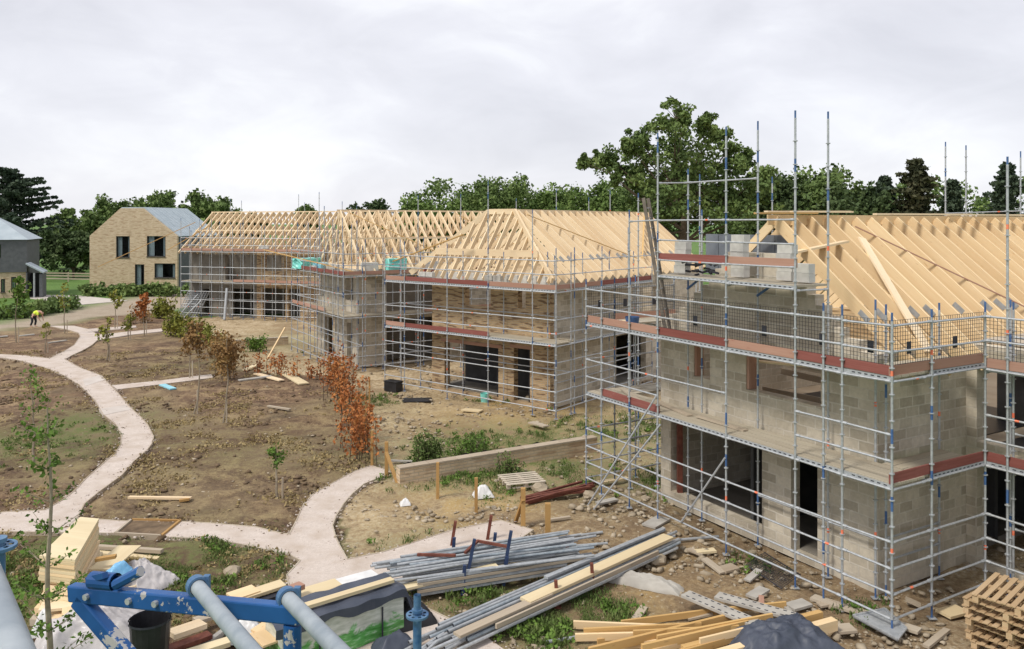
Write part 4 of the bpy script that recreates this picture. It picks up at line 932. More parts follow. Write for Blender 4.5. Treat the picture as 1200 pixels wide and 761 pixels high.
def tree_at(px, topy, wpx, Y):
    x = (px - 600) / FPX * Y; return Vector((x, Y, 0)), EYE + (HOR - topy) / FPX * Y, wpx * Y / FPX
TG = 'trees beyond the building site'
# left side
l, h, w = tree_at(12, 192, 140, 122); conifer(3, h, w, 'cedar_tree', 'dark spreading cedar rising behind the dark clad house', l, 'needle', .55, TG, cedar=True, ragged=.6)
for (sd_, px, ty, wp, Y, mat, lab) in (
    (21, 88, 243, 66, 140, 'leaf', 'round dark tree just right of the cedar'),
    (22, 122, 227, 66, 168, 'leaf', 'taller round tree touching the left eave of the finished brick house'),
    (23, 86, 268, 62, 116, 'leaf_dark', 'low dark bushy tree beside the grass lawn'),
    (24, 185, 222, 66, 165, 'leaf', 'dark tree peeping over the ridge of the finished brick house'),
    (25, 240, 222, 56, 140, 'leaf', 'bushy tree above the grey metal roof slope'),
    (26, 274, 242, 52, 150, 'leaf_dark', 'low treetop just left of the far trusses'),
    (27, 360, 238, 22, 210, 'leaf', 'tiny distant treetop over the trusses of the far house'),
    (28, 430, 232, 44, 180, 'leaf_dark', 'thin spiky treetop over the middle of the row'),
    (29, 497, 222, 74, 125, 'leaf_mid', 'green tree at the left end of the long treeline'),
    (30, 545, 212, 74, 128, 'leaf_mid', 'green tree behind the lattice trusses'),
    (31, 592, 203, 84, 122, 'leaf', 'tallest rounded tree in the long treeline'),
    (32, 642, 213, 74, 126, 'leaf_mid', 'green tree above the hipped rafters'),
    (33, 692, 208, 80, 124, 'leaf_mid', 'bright green tree left of the big airy tree'),
    (34, 742, 216, 66, 118, 'leaf', 'tree at the right end of the long treeline'),
    (36, 905, 196, 62, 84, 'leaf_dark', 'narrow dark tree just right of the big airy tree'),
    (37, 952, 192, 100, 86, 'leaf', 'broad tree behind the two tallest scaffold poles'),
    (38, 1004, 212, 64, 80, 'leaf_dark', 'low dark tree right of the tallest scaffold poles')):
    l, h, w = tree_at(px, ty, wp, Y)
    broadleaf(sd_, h, w * 1.35, 'broadleaf_tree', lab, l, mat, 30, .46 if Y < 130 else .65, .2, TG, .10, fill=90)
BT = Vector(((800 - 600) / FPX * 72, 72, 0)); t = thing('broadleaf_tree', 'biggest tree with airy open crown standing high above the roofs', 'tree', BT, TG); rs = np.random.RandomState(9); mb = MB(); C = []; Rr = []; NN = []
mb.tube(BT + Vector((0, 0, -.2)), BT + Vector((0, 0, 7)), .5, 8, cap=False, r1=.36); fork = [BT + Vector((.1, 0, 6 + i * 1.1)) for i in range(6)]
for i in range(5): mb.tube(fork[i], fork[i + 1], .36 - .05 * i, 7, cap=False, r1=.31 - .05 * i)
for (px, py, rp3) in ((780,134,17),(800,127,11),(816,138,12),(755,150,15),(740,163,12),(722,174,10),(706,178,9),(691,182,7),(768,172,20),(800,160,23),(832,148,13),(846,163,13),(865,182,12),(879,203,11),(850,196,19),(815,198,24),(782,206,23),(752,200,14),(736,190,8),(800,236,27),(840,236,25),(868,232,17),(764,236,18),(888,226,9),(726,206,6),(800,262,30),(850,262,28),(760,262,22)):
    px = 795 + (px - 795) * 1.07; py = 262 - (262 - py) * .89; r3 = rp3 * 72 / FPX; y3 = 72 + rs.uniform(-1, 1) * max(.5, 5.5 - abs(px - 795) * .035); c3 = Vector(((px - 600) / FPX * 72, y3, EYE + (HOR - py) / FPX * 72))
    f0 = fork[rs.randint(0, 6)]; m3 = f0 + (c3 - f0) * .5 + Vector((rs.normal() * .4, rs.normal() * .4, -.5)); mb.tube(f0, m3, .14, 5, cap=False, r1=.09); mb.tube(m3, c3, .09, 5, cap=False, r1=.03)
    for j in range(15):
        o3 = Vector(rs.normal(size=3)) ; o3 = o3.normalized() * (r3 * (.35 + 1.0 * rs.rand())); mb.tube(c3, c3 + o3, .035, 4, cap=False, r1=.012); C.append(tuple(c3 + o3 - BT)); Rr.append(r3 * (.26 + .4 * rs.rand()))
sil = [(686,182),(706,168),(725,160),(750,143),(775,126),(806,121),(832,138),(852,154),(872,182),(890,208),(892,262),(738,262),(748,222),(720,196)]
sx_ = np.array([q[0] for q in sil]); k9 = 0
while k9 < 150:
    px, py = rs.uniform(688, 890), rs.uniform(124, 262)
    if not bool(inpoly(np.array([px]), np.array([py]), sil)[0]) or (py < 165 and rs.rand() < .3): continue
    px = 795 + (px - 795) * 1.07; py = 262 - (262 - py) * .89; k9 += 1; y3 = 72 + rs.uniform(-5, 5); C.append(((px - 600) / FPX * 72 - BT.x, y3 - BT.y, EYE + (HOR - py) / FPX * 72)); Rr.append(rs.uniform(.5, 1.15))
mb.build('trunk', M['bark'], t, fixn=False); V, F = leaves(C, Rr, 64, .33, rs, .8); crownmesh('crown', V, F, M['leaf'], t)
# the far-off wood that closes the view between the single trees
C = []; Rr = []
for i in range(330):
    px = rs.uniform(470, 1290); Y = rs.uniform(132, 142); top = (226 + 8 * math.sin(px * .031) + 6 * math.sin(px * .083)) if px < 760 else (222 + 9 * math.sin(px * .045) + 5 * math.sin(px * .11)); zt_ = EYE + (HOR - top) / FPX * Y
    C.append(((px - 600) / FPX * Y, Y, zt_ * (1 - rs.rand() ** 2 * .75))); Rr.append(rs.uniform(1.2, 2.6))
V, F = leaves(C, Rr, 75, .62, rs, .8); kind(crownmesh('far_wood', V, F, M['leaf']), 'stuff')
for (sd_, px, ty, wp, Y, mat, lab) in (
    (41, 1036, 200, 66, 80, 'needle', 'dark conifer beside the ragged brown conifer'),
    (42, 1074, 179, 92, 78, 'needle_brown', 'ragged brownish conifer with the highest point right of the poles'),
    (43, 1116, 205, 70, 80, 'needle', 'dark conifer behind the pair of thin poles'),
    (44, 1180, 184, 92, 78, 'needle', 'dark conifer near the right edge above the ridge'),
    (45, 1236, 215, 80, 84, 'needle', 'dark conifer cut by the right edge')):
    l, h, w = tree_at(px, ty, wp * 1.3, Y); conifer(sd_, h, w, 'conifer_tree', lab, l, mat, .5, TG)
def hedge(name, label, pts, h, w, mat, seed, leaf=.14, n=60, dens=60, cat='hedge', clump=.32):
    """irregular hedge along ground points; stems plus leaves"""
    rs = np.random.RandomState(seed); pts = [Vector(p) for p in pts]; t = thing(name, label, cat, pts[0]); o0 = pts[0]; C = []; Rr = []; mb = MB()
    seg = [(a, b2, (b2 - a).length) for a, b2 in zip(pts, pts[1:])] or [(pts[0], pts[0], .001)]; tot = sum(s[2] for s in seg)
    for i in range(n):
        u = rs.rand() * tot
        for a, b2, ln in seg:
            if u <= ln: break
            u -= ln
        base = a + (b2 - a) * (u / max(ln, 1e-6)) + Vector((rs.normal() * w * .3, rs.normal() * w * .3, 0)); hh = h * (.45 + .6 * rs.rand())
        top = base + Vector((rs.normal() * .12, rs.normal() * .12, hh)); mb.tube(base, top, .014, 4, cap=False, r1=.006)
        for f in (.3, .55, .8, 1.0):
            q = base + (top - base) * f - o0; C.append(tuple(q)); Rr.append(clump * (.6 + .6 * rs.rand()) * (1.1 - .4 * f))
    mb.build('stems', M['bark'], t, fixn=False); V, F = leaves(C, Rr, dens // 4, leaf, rs, .9); crownmesh('foliage', V, F, M[mat], t); return t
hedge('beech_hedge', 'tall copper red hedge along the garden edge beside timber posts', [G(424, 548), G(418, 512), G(402, 470), G(390, 448)], 1.9, .9, 'copper', 51, .12, 70, 56)
hedge('beech_hedge', 'low sparse russet hedge plants in front of the middle scaffold', [G(388, 446), G(352, 446), G(325, 440), G(285, 440)], 1.1, .6, 'copper', 52, .13, 22, 36)
hedge('shrub', 'brownish orange shrub clump between thin saplings', [G(250, 448), G(275, 444), G(246, 418)], 1.7, 1.1, 'copper_dull', 53, .15, 34, 48, 'shrub', .42)
hedge('shrub', 'yellow green shrub mound before the far scaffold', [G(196, 394), G(232, 396)], 1.5, 1.5, 'leaf_yellow', 54, .2, 30, 44, 'shrub', .5)
hedge('shrub', 'small bright yellow shrub at the end of the branch path', [G(186, 374), G(198, 372)], 1.6, 1.0, 'leaf_yellow', 55, .24, 20, 50, 'shrub', .5)
hedge('shrub', 'loose yellow green shrub right of the yellow mound', [G(238, 402), G(256, 408)], 1.3, .9, 'leaf_yellow', 62, .17, 18, 40, 'shrub', .4)
hedge('shrub', 'low green shrub on the bank before the far pale wall', [G(288, 413), G(308, 412)], .9, .7, 'leaf_fresh', 63, .15, 14, 40, 'shrub', .35)
hedge('shrub', 'small reddish shrub at the far end of the garden', [G(152, 380), G(172, 379)], 1.5, .8, 'copper_dull', 56, .2, 12, 30, 'shrub', .42)
hedge('shrub', 'leafy dark green weed bush behind the low brick wall', [G(488, 546), G(512, 544)], 1.0, .5, 'weed', 57, .09, 24, 60, 'shrub', .28)
hedge('shrub', 'pale green weed bush right of the dark weed bush', [G(528, 540), G(560, 532)], .7, .5, 'leaf_fresh', 58, .08, 16, 44, 'shrub', .26)
hedge('shrub', 'green weed bush against the front of the low brick wall', [G(588, 560), G(604, 556)], .6, .3, 'weed', 59, .08, 12, 50, 'shrub', .24)
hedge('hedge', 'long dark hedge under the windows of the finished brick house', [G(104, 347), G(160, 347), G(214, 347)], 1.1, 1.4, 'leaf', 60, .4, 90, 44, 'hedge', .8)
hedge('hedge', 'low dark planting bed by the dark porch', [G(-10, 375), G(30, 372), G(72, 364), G(84, 360)], 1.0, 1.6, 'leaf', 61, .34, 80, 40, 'hedge', .7)
def sapling(px, py, hpx, label, mat, cw=.35, dens=10, c0=.35, seed=0, stake=True, bark='bark_pale', lf=.14, nb=9):
    p = G(px, py); h = hpx * p.y / FPX; rs = np.random.RandomState(seed + 100); t = thing('sapling', label, 'sapling', p, 'young trees in the garden beds')
    mb = MB(); q = p.copy(); nodes = [q]; k = 6
    for i in range(k): q = q + Vector((rs.normal() * .03 * h / k * 3, rs.normal() * .03 * h / k * 3, h / k)); nodes.append(q)
    for i in range(k): mb.tube(nodes[i], nodes[i + 1], .034 * (1 - i / k) + .010, 5, cap=False, r1=.034 * (1 - (i + 1) / k) + .010)
    C = []; Rr = []
    for i in range(nb):
        f = c0 + (1 - c0) * rs.rand(); j = min(int(f * k), k - 1); b0 = nodes[j] + (nodes[j + 1] - nodes[j]) * (f * k - j); an = rs.rand() * 6.28; ln = cw * h * (1.15 - f) * (.6 + .6 * rs.rand()) + .12
        b1 = b0 + Vector((math.cos(an) * ln * .75, math.sin(an) * ln * .75, ln * .75)); mb.tube(b0, b1, .012, 4, cap=False, r1=.005)
        for g_ in (.35, .7, 1.0): C.append(tuple(b0 + (b1 - b0) * g_ - p)); Rr.append(.10 * h * (.5 + .6 * rs.rand()))
    C.append(tuple(nodes[-1] - p)); Rr.append(.08 * h)
    mb.build('trunk', M[bark], t, fixn=False)
    if dens: V, F = leaves(C, Rr, dens, lf, rs); crownmesh('crown', V, F, M[mat], t)
    if stake:
        mb = MB(); b0 = p + Vector((.14, .03, 0)); mb.tube(b0, b0 + Vector((0, 0, min(1.0, h * .4))), .03, 6); mb.build('stake', M['weathered'], t, fixn=False)
    return t
sapling(227, 486, 100, 'bare stemmed sapling with russet leaves, left of the central pair', 'copper_dull', .3, 14, .55, 1, lf=.16)
sapling(261, 498, 104, 'bare stemmed sapling with russet leaves, right of the central pair', 'copper_dull', .3, 14, .55, 2, lf=.16)
sapling(325, 585, 62, 'small thin green sapling alone in the bare soil bed', 'leaf_fresh', .22, 7, .4, 3, lf=.1)
sapling(19, 402, 72, 'fresh green sapling at the left edge near the worker', 'leaf_fresh', .4, 16, .35, 4, lf=.26)
sapling(76, 392, 56, 'thin bare sapling where the far path begins', 'leaf_yellow', .2, 3, .5, 5, lf=.2)
sapling(125, 424, 50, 'pale sapling at the corner of the middle path fork', 'leaf_yellow', .3, 5, .4, 6, lf=.2)
sapling(169, 394, 46, 'sapling with rusty crown beside the branch path', 'copper', .4, 14, .4, 7, lf=.22)
sapling(135, 386, 44, 'yellowing sapling near the far shrubs', 'leaf_yellow', .35, 8, .4, 8, lf=.2)
sapling(222, 444, 52, 'slim sapling before the brownish shrub clump', 'copper_dull', .3, 5, .4, 9, lf=.18)
sapling(53, 414, 34, 'short bare sapling in the bed left of the fork', 'leaf_yellow', .2, 2, .5, 10, lf=.18)
sapling(40, 546, 110, 'wispy green sapling in the weedy left bed', 'leaf_fresh', .4, 8, .2, 11, lf=.12, stake=False)
sapling(150, 400, 30, 'tiny sapling between the two branch paths', 'leaf_yellow', .3, 5, .4, 13, lf=.18)
# tall young tree close to the camera tower
p = Vector((-7.65, 13.4, 0)); t = thing('young_tree', 'tall slender young tree with sparse green leaves in front of the sheet stack', 'tree', p); rs = np.random.RandomState(77)
mb = MB(); nodes = [p + Vector((.02 * math.sin(i * 1.3), .03 * math.cos(i), i * .53)) for i in range(10)]; C = []; Rr = []
for i in range(9): mb.tube(nodes[i], nodes[i + 1], .055 - .005 * i, 6, cap=False, r1=.05 - .005 * i)
for i in range(34):
    f = .18 + .8 * rs.rand(); j = min(int(f * 9), 8); b0 = nodes[j]; an = rs.rand() * 6.28; ln = (.25 + .6 * rs.rand()) * (1.15 - .6 * f)
    b1 = b0 + Vector((math.cos(an) * ln, math.sin(an) * ln * .8, ln * .55)); mb.tube(b0, b1, .009, 4, cap=False, r1=.004)
    for g_ in (.3, .55, .8, 1.0): C.append(tuple(b0 + (b1 - b0) * g_ - p)); Rr.append(.13)
mb.build('trunk', M['bark_pale'], t, fixn=False); V, F = leaves(C, Rr, 6, .085, rs); crownmesh('crown', V, F, M['leaf_fresh'], t)
# ---- ground cover, weeds, stones: nobody could count them
def scatter(n, polys, rs, cond=None):
    out = []
    while len(out) < n:
        px = rs.uniform(0, 1200, 4000); Y = rs.uniform(12, 50, 4000); X = (px - 600) / FPX * Y
        ok = np.zeros(4000, bool)
        for q in polys: ok |= inpoly(X, Y, q)
        for q in PATHS: ok &= ~inpoly(X, Y, q)
        for fr_ in (FA, FB, FC):
            rx, ry = X - fr_.O.x, Y - fr_.O.y; tt = rx * fr_.d1.x + ry * fr_.d1.y; ss = rx * fr_.d2.x + ry * fr_.d2.y; ok &= ~((tt > 1.2) & (tt < 8.1) & (ss > 1.25) & (ss < 16))
        if cond is not None: ok &= cond(X, Y, rs)
        out += list(zip(X[ok], Y[ok]))
    return np.array(out[:n])
gfun = lambda X, Y: fbm(X, Y, .9, 4)
def growth_at(X, Y):
    r = np.zeros_like(X)
    for (px, py, rad, a) in ((235, 665, 2.4, .9), (60, 520, 3.2, .5), (20, 690, 2.4, .8), (560, 525, 2.6, .6), (640, 515, 3.0, .4), (650, 560, 1.6, .6), (640, 730, 1.2, 1), (690, 715, 1.0, 1), (520, 555, 1.8, .8), (570, 690, 1.4, .8), (500, 640, 1.4, .5), (800, 560, 2.6, .5), (740, 500, 3, .6), (890, 660, .8, .6), (1010, 720, .7, .7), (440, 470, 1.5, .6), (590, 470, 1.5, .5), (330, 400, 4, .4), (600, 580, 1.4, .5)):
        c = G(px, py); r = np.maximum(r, a * np.exp(-((X - c.x) ** 2 + (Y - c.y) ** 2) / rad ** 2))
    return r
rs = np.random.RandomState(5)
pts = scatter(620, [Z_garden, Z_yard], rs, lambda X, Y, r: r.rand(len(X)) < growth_at(X, Y) ** 2.6 * (fbm(X, Y, 1.3, 3) > .45))
V, F = leaves(np.c_[pts, np.full(len(pts), .06)], np.full(len(pts), .13), 22, .11, rs, .7, upright_=True); kind(crownmesh('weeds', V, F, M['weed']), 'stuff')
pts = scatter(300, [Z_garden, Z_yard], rs, lambda X, Y, r: r.rand(len(X)) < growth_at(X, Y) ** 2.4 * (fbm(X, Y, 1.3, 3) > .43))
V, F = leaves(np.c_[pts, np.full(len(pts), .08)], np.full(len(pts), .14), 26, .075, rs, .6); kind(crownmesh('low_leafy_weeds', V, F, M['leaf_fresh']), 'stuff')
pts = scatter(4200, [Z_garden, Z_yard], rs, lambda X, Y, r: r.rand(len(X)) < np.clip(growth_at(X, Y) * 1.3 - .25, 0, 1) * (fbm(X, Y, 1.6, 3) > .42))
V, F = leaves(np.c_[pts, np.full(len(pts), .05)], np.full(len(pts), .12), 9, .06, rs, .5, upright_=True); kind(crownmesh('moss_tufts', V, F, M['weed']), 'stuff')
pts = scatter(2200, [Z_garden], rs, lambda X, Y, r: r.rand(len(X)) < np.clip((fbm(X + 9, Y, .7, 3) - .42) * 4, 0, 1))
V, F = leaves(np.c_[pts, np.full(len(pts), .05)], np.full(len(pts), .2), 7, .085, rs, .2); kind(crownmesh('dry_grass_litter', V, F, M['straw']), 'stuff')
def stones(name, pts, smin, smax, mat, rs, z=.02):
    base = np.array([(1, 0, 0), (-1, 0, 0), (0, 1, 0), (0, -1, 0), (0, 0, 1), (0, 0, -1)], float); f0 = np.array([(0, 2, 4), (2, 1, 4), (1, 3, 4), (3, 0, 4), (2, 0, 5), (1, 2, 5), (3, 1, 5), (0, 3, 5)])
    # one subdivision to get lumps
    vs = list(map(tuple, base)); fs = []; cache = {}
    def mid(a, b2):
        k = (min(a, b2), max(a, b2))
        if k not in cache: v_ = np.array(vs[a]) + np.array(vs[b2]); v_ /= np.linalg.norm(v_); vs.append(tuple(v_)); cache[k] = len(vs) - 1
        return cache[k]
    for a, b2, c_ in f0: x, y, z_ = mid(a, b2), mid(b2, c_), mid(c_, a); fs += [(a, x, z_), (x, b2, y), (z_, y, c_), (x, y, z_)]
    base = np.array(vs); f0 = np.array(fs); k = len(base); n = len(pts)
    s = smin + (smax - smin) * rs.rand(n) ** 3.2; an = rs.rand(n) * 6.28
    B = base[None] * (1 + .28 * rs.normal(size=(n, k, 1))) * (s[:, None, None] * (np.array([1, .8, .55]) * (.7 + .6 * rs.rand(n, 1, 3))))
    ca, sa = np.cos(an)[:, None], np.sin(an)[:, None]; X = B[..., 0] * ca - B[..., 1] * sa; Y = B[..., 0] * sa + B[..., 1] * ca
    V = np.stack([X + pts[:, :1], Y + pts[:, 1:2], B[..., 2] + z], -1).reshape(-1, 3); F = (f0[None] + (np.arange(n) * k)[:, None, None]).reshape(-1, 3)
    return kind(crownmesh(name, V, F, M[mat]), 'stuff')
stones('rubble_stones', scatter(6500, [Z_yard], rs, lambda X, Y, r: r.rand(len(X)) < np.clip((fbm(X, Y, .6, 3) - .36) * 3.5, .06, 1)), .014, .095, 'stone', rs)
M['clod'] = noisy('soil_clod', (.07, .046, .028), (.2, .14, .085), 3, .95)
stones('soil_clods', scatter(3400, [Z_garden], rs, lambda X, Y, r: r.rand(len(X)) < np.clip((fbm(X + 3, Y, .8, 3) - .36) * 3, .06, 1)), .02, .13, 'clod', rs)
stones('garden_stones', scatter(500, [Z_garden], rs), .015, .07, 'stone', rs, .05)
ed_ = []
for q in (P_main, P_cross, P_b3):
    for a, b2 in zip(q, q[1:]):
        if (b2 - a).length < 6 and a.y < 48:
            for _ in range(int((b2 - a).length * 26)): f = rs.rand(); ed_.append((a.x + (b2.x - a.x) * f + rs.normal() * .13, a.y + (b2.y - a.y) * f + rs.normal() * .13))
M['path_gravel'] = noisy('loose_gravel', (.38, .31, .27), (.62, .55, .5), 3, .9)
stones('path_soil_clods', np.array(ed_)[::3] + rs.normal(size=(len(ed_[::3]), 2)) * .12, .008, .032, 'clod', rs, .04)
stones('loose_path_gravel', np.array(ed_), .012, .04, 'path_gravel', rs, .035)
sp = np.array([[FA.p(t, s).x, FA.p(t, s).y] for t, s in zip(rs.uniform(-.6, 9, 420), rs.uniform(-1.6, 1.1, 420))])
stones('block_rubble', sp, .02, .13, 'stone', rs)
# ------------------------------------------------------------------ site objects
# low brick walls
def low_wall(name, label, p0, p1, h, th, cope=True):
    p0 = Vector(p0); p1 = Vector(p1); d = (p1 - p0); Ln = d.length; d.normalize(); n = Vector((-d.y, d.x, 0)); t = thing(name, label, 'wall', p0)
    wall(p0 + Vector((0, 0, -.1)), d, n, Ln, [0, h + .1], [], th).build('brickwork', M['brick_buff'], t)
    mb = MB(); nb = int(Ln / .45)
    for i in range(nb): mb.beam(p0 + d * (Ln * i / nb + .006) + n * th / 2 + Vector((0, 0, h + .03)), p0 + d * (Ln * (i + 1) / nb - .006) + n * th / 2 + Vector((0, 0, h + .03)), th + .03, .055)
    mb.build('coping', M['weathered'], t); return t
wl0, wl1 = G(468.6, 569), G(700, 530)
low_wall('garden_wall', 'low buff brick retaining wall in front of the green weed bushes', wl0, wl1, .46, .3)
d_ = (wl1 - wl0).normalized(); n_ = Vector((-d_.y, d_.x, 0)); mb = MB()
for i in range(26):
    a = wl0 + d_ * (.2 + i * .24) + n_ * (.36 + .05 * math.sin(i * 1.7)); b2 = wl0 + d_ * (.44 + i * .24) + n_ * (.36 + .05 * math.sin((i + 1) * 1.7))
    mb.face([a + Vector((0, 0, 0)), b2 + Vector((0, 0, 0)), b2 + Vector((0, 0, .5 + .05 * math.sin((i + 1) * 2.3))), a + Vector((0, 0, .5 + .05 * math.sin(i * 2.3)))], [(0, 0)] * 4)
    mb.face([a + Vector((0, 0, .5 + .05 * math.sin(i * 2.3))), b2 + Vector((0, 0, .5 + .05 * math.sin((i + 1) * 2.3))), b2 + n_ * .3 + Vector((0, 0, .18)), a + n_ * .3 + Vector((0, 0, .18))], [(0, 0)] * 4)
one(mb, 'damp_proof_sheet', M['dpm'], 'black plastic membrane tucked behind the low brick retaining wall', 'plastic sheet')
low_wall('garden_wall', 'short low pale wall in front of the far scaffold', G(268, 409), G(338, 404), .45, .25)
def post(px, py, hpx, label, brace=None, lean=(0, 0), w=.1):
    p = G(px, py); h = hpx * p.y / FPX; t = thing('timber_post', label, 'post', p, 'timber posts along the garden fence line')
    mb = MB(); mb.beam(p + Vector((0, 0, -.05)), p + Vector((lean[0], lean[1], h)), w, w); mb.build('post', M['post'], t)
    if brace: 
        mb = MB(); q = G(*brace); mb.beam(q, p + Vector((lean[0] * .7, lean[1] * .7 - .07, h * .72)), .09, .06); mb.build('brace', M['post'], t)
post(436, 547, 42, 'thin timber post at the end of the copper hedge', w=.08)
post(429, 520, 50, 'weathered thin post standing inside the copper hedge', w=.06)
post(453, 558, 40, 'timber post with slanted brace at the path end', (466, 567))
post(513, 584, 42, 'timber post in front of the left end of the low wall', w=.085)
post(558, 602, 42, 'timber post beside the white bag', w=.085)
post(613, 618, 46, 'thick timber post with back brace near the rusty bars', (604, 612), w=.12)
post(642, 640, 50, 'thick timber post behind the tube bundles', w=.13)
post(433, 482, 40, 'thin post in the upper part of the copper hedge', w=.06)

for i, q in enumerate((PX((97, 446), (118, 440.5), (124, 446), (100, 453.5)), PX((116, 480.5), (147, 476), (154, 481), (121, 488)))):
    kind(path('paving_band', q, .043 + .002 * i, M['drive']), 'structure')
# planks and odd pieces: one mesh each
def plank(p0, p1, w, h, mat, name, label, cat, group=None, up=(0, 0, 1)):
    mb = MB(); mb.beam(p0, p1, w, h, up=up); c = (Vector(p0) + Vector(p1)) / 2
    return one(mb, name, M[mat], label, cat, (c.x, c.y, min(p0[2], p1[2]) - h / 2), group)
def tube_thing(p0, p1, r, mat, name, label, cat, group=None):
    """hollow ended scaffold tube"""
    mb = MB(); p0 = Vector(p0); p1 = Vector(p1); mb.tube(p0, p1, r, 9, 0, cap=False); d = (p1 - p0).normalized()
    mb.tube(p0 + d * .001, p1 - d * .001, r * .8, 9, 1, cap=True); c = (p0 + p1) / 2
    return one(mb, name, [M[mat], M['dark']], label, cat, (c.x, c.y, min(p0.z, p1.z) - r), group)
def gz(px, py, z): return G(px, py, z)
rs = random.Random(3)
# long bundle, running from the gravel path towards the near house
A0 = Vector((-1.35, 14.75, 0)); A1 = Vector((3.75, 19.5, 0)); dv = (A1 - A0).normalized(); nv = Vector((-dv.y, dv.x, 0))
GL = 'loose galvanised tubes in the long bundle'
for row, zz in ((0, .16), (1, .23), (2, .30)):
    for k in range(9 - row):
        off = -.42 + .105 * k + .05 * row + rs.uniform(-.015, .015)
        if row == 2 and 1 <= k <= 2: continue
        s0 = rs.uniform(-.5, .55); s1 = rs.uniform(-.55, .35)
        tube_thing(A0 + nv * off + dv * s0 + Vector((0, 0, zz)), A1 + nv * off + dv * s1 + Vector((0, 0, zz + rs.uniform(-.01, .03))), .032, rs.choice(('galv', 'galv', 'galv_dull', 'tube_near')), 'scaffold_tube', 'loose galvanised tube lying in the long bundle that points at the near house', 'scaffold tube', GL)
plank(A0 + nv * -.22 + dv * 2.0 + Vector((0, 0, .37)), A1 + nv * -.2 + dv * -.25 + Vector((0, 0, .39)), .3, .06, 'ply', 'deck_board', 'wide pale deck board lying on top of the long tube bundle', 'board')
plank(A0 + nv * -.47 + dv * 1.0 + Vector((0, 0, .3)), A1 + nv * -.46 + dv * -1.0 + Vector((0, 0, .3)), .05, .09, 'weathered', 'deck_board', 'weathered board standing on edge against the long tube bundle', 'board')
plank(A0 + nv * -.3 + dv * .2 + Vector((0, 0, .35)), A0 + nv * -.3 + dv * 2.6 + Vector((0, 0, .36)), .2, .05, 'weathered', 'deck_board', 'short grey board on the near end of the long tube bundle', 'board')
plank(A0 + nv * .2 + dv * 3.0 + Vector((0, 0, .4)), A0 + nv * .15 + dv * 7.0 + Vector((0, 0, .4)), .12, .05, 'galv_dull', 'steel_plank', 'grey steel plank on top of the far end of the long tube bundle', 'plank')
for k, (px, py, hp, lab) in enumerate(((653, 712, 32, 'rusty stillage post left of its twin before the long tube bundle'), (695, 694, 34, 'rusty stillage post right of its twin before the long tube bundle'))):
    p = G(px, py); mb = MB(); mb.beam(p, p + Vector((-.03, 0, hp * p.y / FPX)), .07, .07); mb.box(p + Vector((0, 0, .01)), .16, .16, .016); one(mb, 'stillage_post', M['rust'], lab, 'post', p)
# shorter bundles on stillages in front of the posts
B0 = Vector((-2.5, 17.05, 0)); B1 = Vector((1.7, 18.5, 0)); dv2 = (B1 - B0).normalized(); nv2 = Vector((-dv2.y, dv2.x, 0))
GS = 'galvanised tubes in the two stacked short bundles'
for layer, (z0, n, so) in enumerate(((.1, 8, .45), (.44, 9, 0))):
    for row in range(3):
        for k in range(n - row):
            off = -.4 + .11 * k + .05 * row + rs.uniform(-.02, .02); a_ = so + rs.uniform(-.45, .35); b_ = rs.uniform(-.9, .35) - so * .4; tilt = rs.uniform(-.04, .07)
            tube_thing(B0 + dv2 * a_ + nv2 * off + Vector((0, 0, z0 + .075 * row + tilt * .4)), B1 + dv2 * b_ + nv2 * (off + rs.uniform(-.3, .3)) + Vector((0, 0, z0 + .075 * row + tilt)), .029, rs.choice(('galv', 'galv', 'galv_dull', 'galv_dull', 'tube_near')), 'scaffold_tube',
                       'galvanised tube in the short bundles held by blue stillage posts', 'scaffold tube', GS)
plank(B0 + dv2 * .0 + nv2 * -.5 + Vector((0, 0, .32)), B0 + dv2 * 2.2 + nv2 * -.3 + Vector((0, 0, .42)), .22, .05, 'ply', 'deck_board', 'pale board end sticking out of the lower short bundle', 'board')
for k in range(5):
    z = .15 + .07 * k; plank(B0 + dv2 * .4 + nv2 * (-.52 - .02 * (k % 2)) + Vector((0, 0, z)), B1 + dv2 * (-.3 - .2 * (k % 3)) + nv2 * (-.5) + Vector((0, 0, z + .03)), .05, .055, 'weathered' if k % 2 else 'galv_dull', 'stacked_batten', 'grey batten on the near face of the lower short bundle', 'batten', 'battens on the near face of the lower short bundle')
def stillage(px0, py0, px1, py1, label, mat, h):
    a = G(px0, py0); b2 = G(px1, py1); t = thing('stillage', label, 'tube rack', a); 
    for q in (a, b2):
        mb = MB(); mb.beam(q, q + Vector((rs.uniform(.0, .08), 0, h)), .075, .075); mb.build('post', M[mat], t)
    mb = MB(); mb.beam(a + Vector((0, 0, .07)), b2 + Vector((0, 0, .07)), .07, .07); mb.build('cross_bar', M[mat], t)
stillage(542, 697, 530, 662, 'blue tube rack with two posts at the left of the short bundles', 'navy', .62)
stillage(590, 686, 577, 656, 'blue tube rack with two posts at the right of the short bundles', 'navy', .62)
for (px, py, hp, lab, mat, z) in ((549, 690, 36, 'blue angled post clamping the upper short bundle, left one', 'navy', .4), (592, 684, 40, 'blue angled post clamping the upper short bundle, right one', 'navy', .4)):
    p = G(px, py); mb = MB(); mb.beam(p + Vector((0, 0, z)), p + Vector((.13, 0, z + hp * p.y / FPX)), .07, .07); one(mb, 'rack_upright', M[mat], lab, 'post', p + Vector((0, 0, z)))
for (px, py, hp, lab) in ((529, 641, 30, 'dark rusty upright behind the short bundles, left one'), (571, 634, 30, 'dark rusty upright behind the short bundles, right one'), (660, 659, 18, 'short rusty stake between the tube bundles')):
    p = G(px, py); mb = MB(); mb.beam(p, p + Vector((.1, 0, hp * p.y / FPX)), .075, .075); one(mb, 'rusty_upright', M['rust'], lab, 'post', p)
